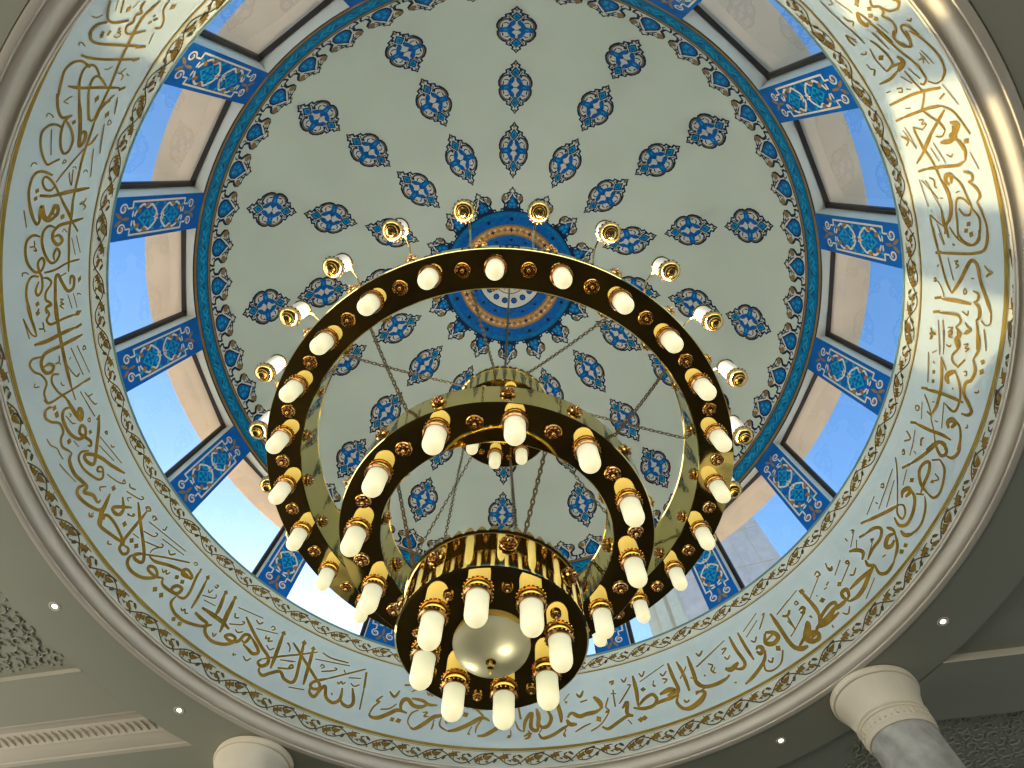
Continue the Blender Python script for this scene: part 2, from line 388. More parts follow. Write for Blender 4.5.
# ------------------------------------------------------------------ drum: piers and windows
PF = 5.70; pier0 = MB(); hw = math.sin(rad(3.17)) * PF
pier0.box(PF, 6.03, -hw, hw, 8.63, Z0 - .003, 'white')
D = Draw(); ph, pw = 2.13, hw
D.poly([(-pw, -ph / 2), (pw, -ph / 2), (pw, ph / 2), (-pw, ph / 2)], 'blue', 1)
fx, fy, SH = .245, .60, -.06
_p, _s = D.poly, D.stroke
D.poly = lambda pts, k, lay=1: _p([(x, y + SH) for x, y in pts], k, lay)
D.stroke = lambda pts, w, k, lay=1, taper=.5: [_p(q, k, lay) for q in ribbon([(x, y + SH) for x, y in pts], w, taper)]
for s_ in (1, -1):
    D.stroke([(s_ * fx, -fy), (s_ * fx, fy)], .030, 'beige', 2, 1)
    for q in (1, -1):
        D.stroke([(s_ * (fx + .012), q * fy), (s_ * fx * .60, q * fy)], .030, 'beige', 2, 1)
        D.stroke([(s_ * fx * .62, q * fy), (s_ * fx * .62, q * (fy + .10))], .026, 'beige', 2, 1)
        cx, cy = s_ * .145, q * (fy + .18)
        D.stroke([(cx + .068 * math.cos(u) * (1 - u / 10), cy + q * .068 * math.sin(u) * (1 - u / 10)) for u in [i * .7 for i in range(-2, 10)]], .026, 'beige', 2, .8)
        D.poly(ell(s_ * .055, q * (fy + .26), .026, .075, 8, s_ * q * -.6), 'brown', 2); D.poly(ell(cx, cy, .022, .022, 6), 'brown', 3)
        D.stroke([(s_ * .03, q * .05), (s_ * .10, q * .09), (s_ * .19, q * .20), (s_ * .15, q * .29), (s_ * .20, q * .38), (s_ * .13, q * .49), (s_ * .03, q * .55)], .036, 'beige', 3, .8)
        D.stroke([(s_ * .02, q * .04), (s_ * .08, q * .17), (s_ * .18, q * .13)], .040, 'cyan', 2, .8)
        D.poly(ell(s_ * .185, q * .30, .034, .06, 8, .4 * s_ * q), 'brown', 4); D.poly(ell(s_ * .12, q * .47, .036, .055, 8, -.6 * s_ * q), 'brown', 4)
        D.poly(ell(s_ * .19, q * .10, .028, .06, 8, s_ * q * .8), 'cyan', 3); D.poly(ell(s_ * .15, q * .555, .03, .03, 8), 'cyan', 3)
        D.poly(ell(s_ * .07, q * .585, .05, .018, 8), 'beige', 3)
for q in (1, -1):
    D.poly([(0, q * .14), (.135, q * .31), (0, q * .48), (-.135, q * .31)], 'cyan', 4); D.poly([(0, q * .18), (.10, q * .31), (0, q * .44), (-.10, q * .31)], 'blue', 5)
    for a_ in (-.038, .038):
        for b_ in (-.042, .042): D.poly(ell(a_, q * .31 + b_, .029, .030, 6), 'cyan', 6)
    D.poly(starp(0, q * .075, .075, .03, 5, PI / 2 * q), 'beige', 5); D.poly(ell(0, q * .075, .022, .022, 6), 'orange', 6)
    D.poly(ell(0, q * (fy + .12), .024, .08, 8), 'brown', 2)
wp = pier0.build('wall_pier'); tp = D.lay_on(lambda x, y, o: (PF - .003 - o, x, 9.695 + y), (), 'blue_tile_panel', wp)
tag(wp, kind='structure', cat='pier'); wp.rotation_euler.z = rad(OFF)
for k in range(16):
    phi = OFF + 22.5 * k
    o = wp if k == 0 else copytree(wp, None, rad(phi))
    o['label'] = 'blue patterned tile pier at the %s o\'clock position of the dome window ring' % clock(phi - OFF)
mid = 11.25
Rw = 5.93 * math.cos(rad(8)); half = 5.93 * math.sin(rad(8.1)) + .02
wf = MB(); fz0, fz1 = 8.62, Z0 + .13; fwid = .075
for (y0, y1, z0, z1) in ((-half, half, fz0, fz0 + fwid), (-half, half, fz1 - fwid, fz1), (-half, -half + fwid, fz0, fz1), (half - fwid, half, fz0, fz1)):
    wf.box(Rw, Rw + .07, y0, y1, z0, z1, 'frame'); wf.box(Rw + .02, Rw + .05, y0 * .99, y1 * .99, z0 + .01, z1 - .01, 'frame')
for k in range(16):
    phi = OFF + 22.5 * k + mid
    if k == 0:
        w = wf.build('window_1'); g = MB(); g.add([(Rw + .035, -half + .04, fz0 + .04), (Rw + .035, half - .04, fz0 + .04), (Rw + .035, half - .04, fz1 - .04), (Rw + .035, -half + .04, fz1 - .04)], [(0, 1, 2, 3)], 'glass')
        g.build('glass_pane', w); w.rotation_euler.z = rad(phi); w0 = w
    else:
        w = copytree(w0, None, rad(phi)); w.name = 'window_%d' % (k + 1)
    tag(w, 'dark framed clear window between the %s and %s blue piers of the dome ring' % (clock(phi - mid - OFF), clock(phi - mid - OFF + 22.5)), 'window', kind='structure')

# ------------------------------------------------------------------ calligraphy band
mb = MB()
mb.lathe([(6.0, 8.665), (5.69, 8.669), (5.69, 8.32)], 'border', 192, smooth=False)
mb.lathe([(5.69, 8.32), (5.69, 7.7), (5.69, 7.06)], 'band', 192, smooth=False)
mb.lathe([(5.69, 7.06), (5.69, 6.70)], 'border', 192, smooth=False)
mb.lathe([(6.15, 6.75), (6.15, 8.65), (6.0, 8.665)], 'white', 96, smooth=False)
wd = mb.build('wall_drum'); tag(wd, 'pale blue-grey circular band with gold Arabic calligraphy below the windows', 'wall', kind='structure')
def bring(z0, z1, k, o, name=None):
    m_ = MB(); m_.lathe([(Rb(z0) - o, z0), (Rb(z1) - o, z1)], k, 192, smooth=False); return m_
ln = MB()
for z0, z1, k, o in ((7.042, 7.086, 'linegold', .006), (7.024, 7.031, 'linegold', .006), (8.308, 8.332, 'linegold', .006), (8.341, 8.347, 'linegold', .006), (8.625, 8.669, 'edge', .006)):
    merge(ln, bring(z0, z1, k, o))
ln.build('gold_border_line', wd)
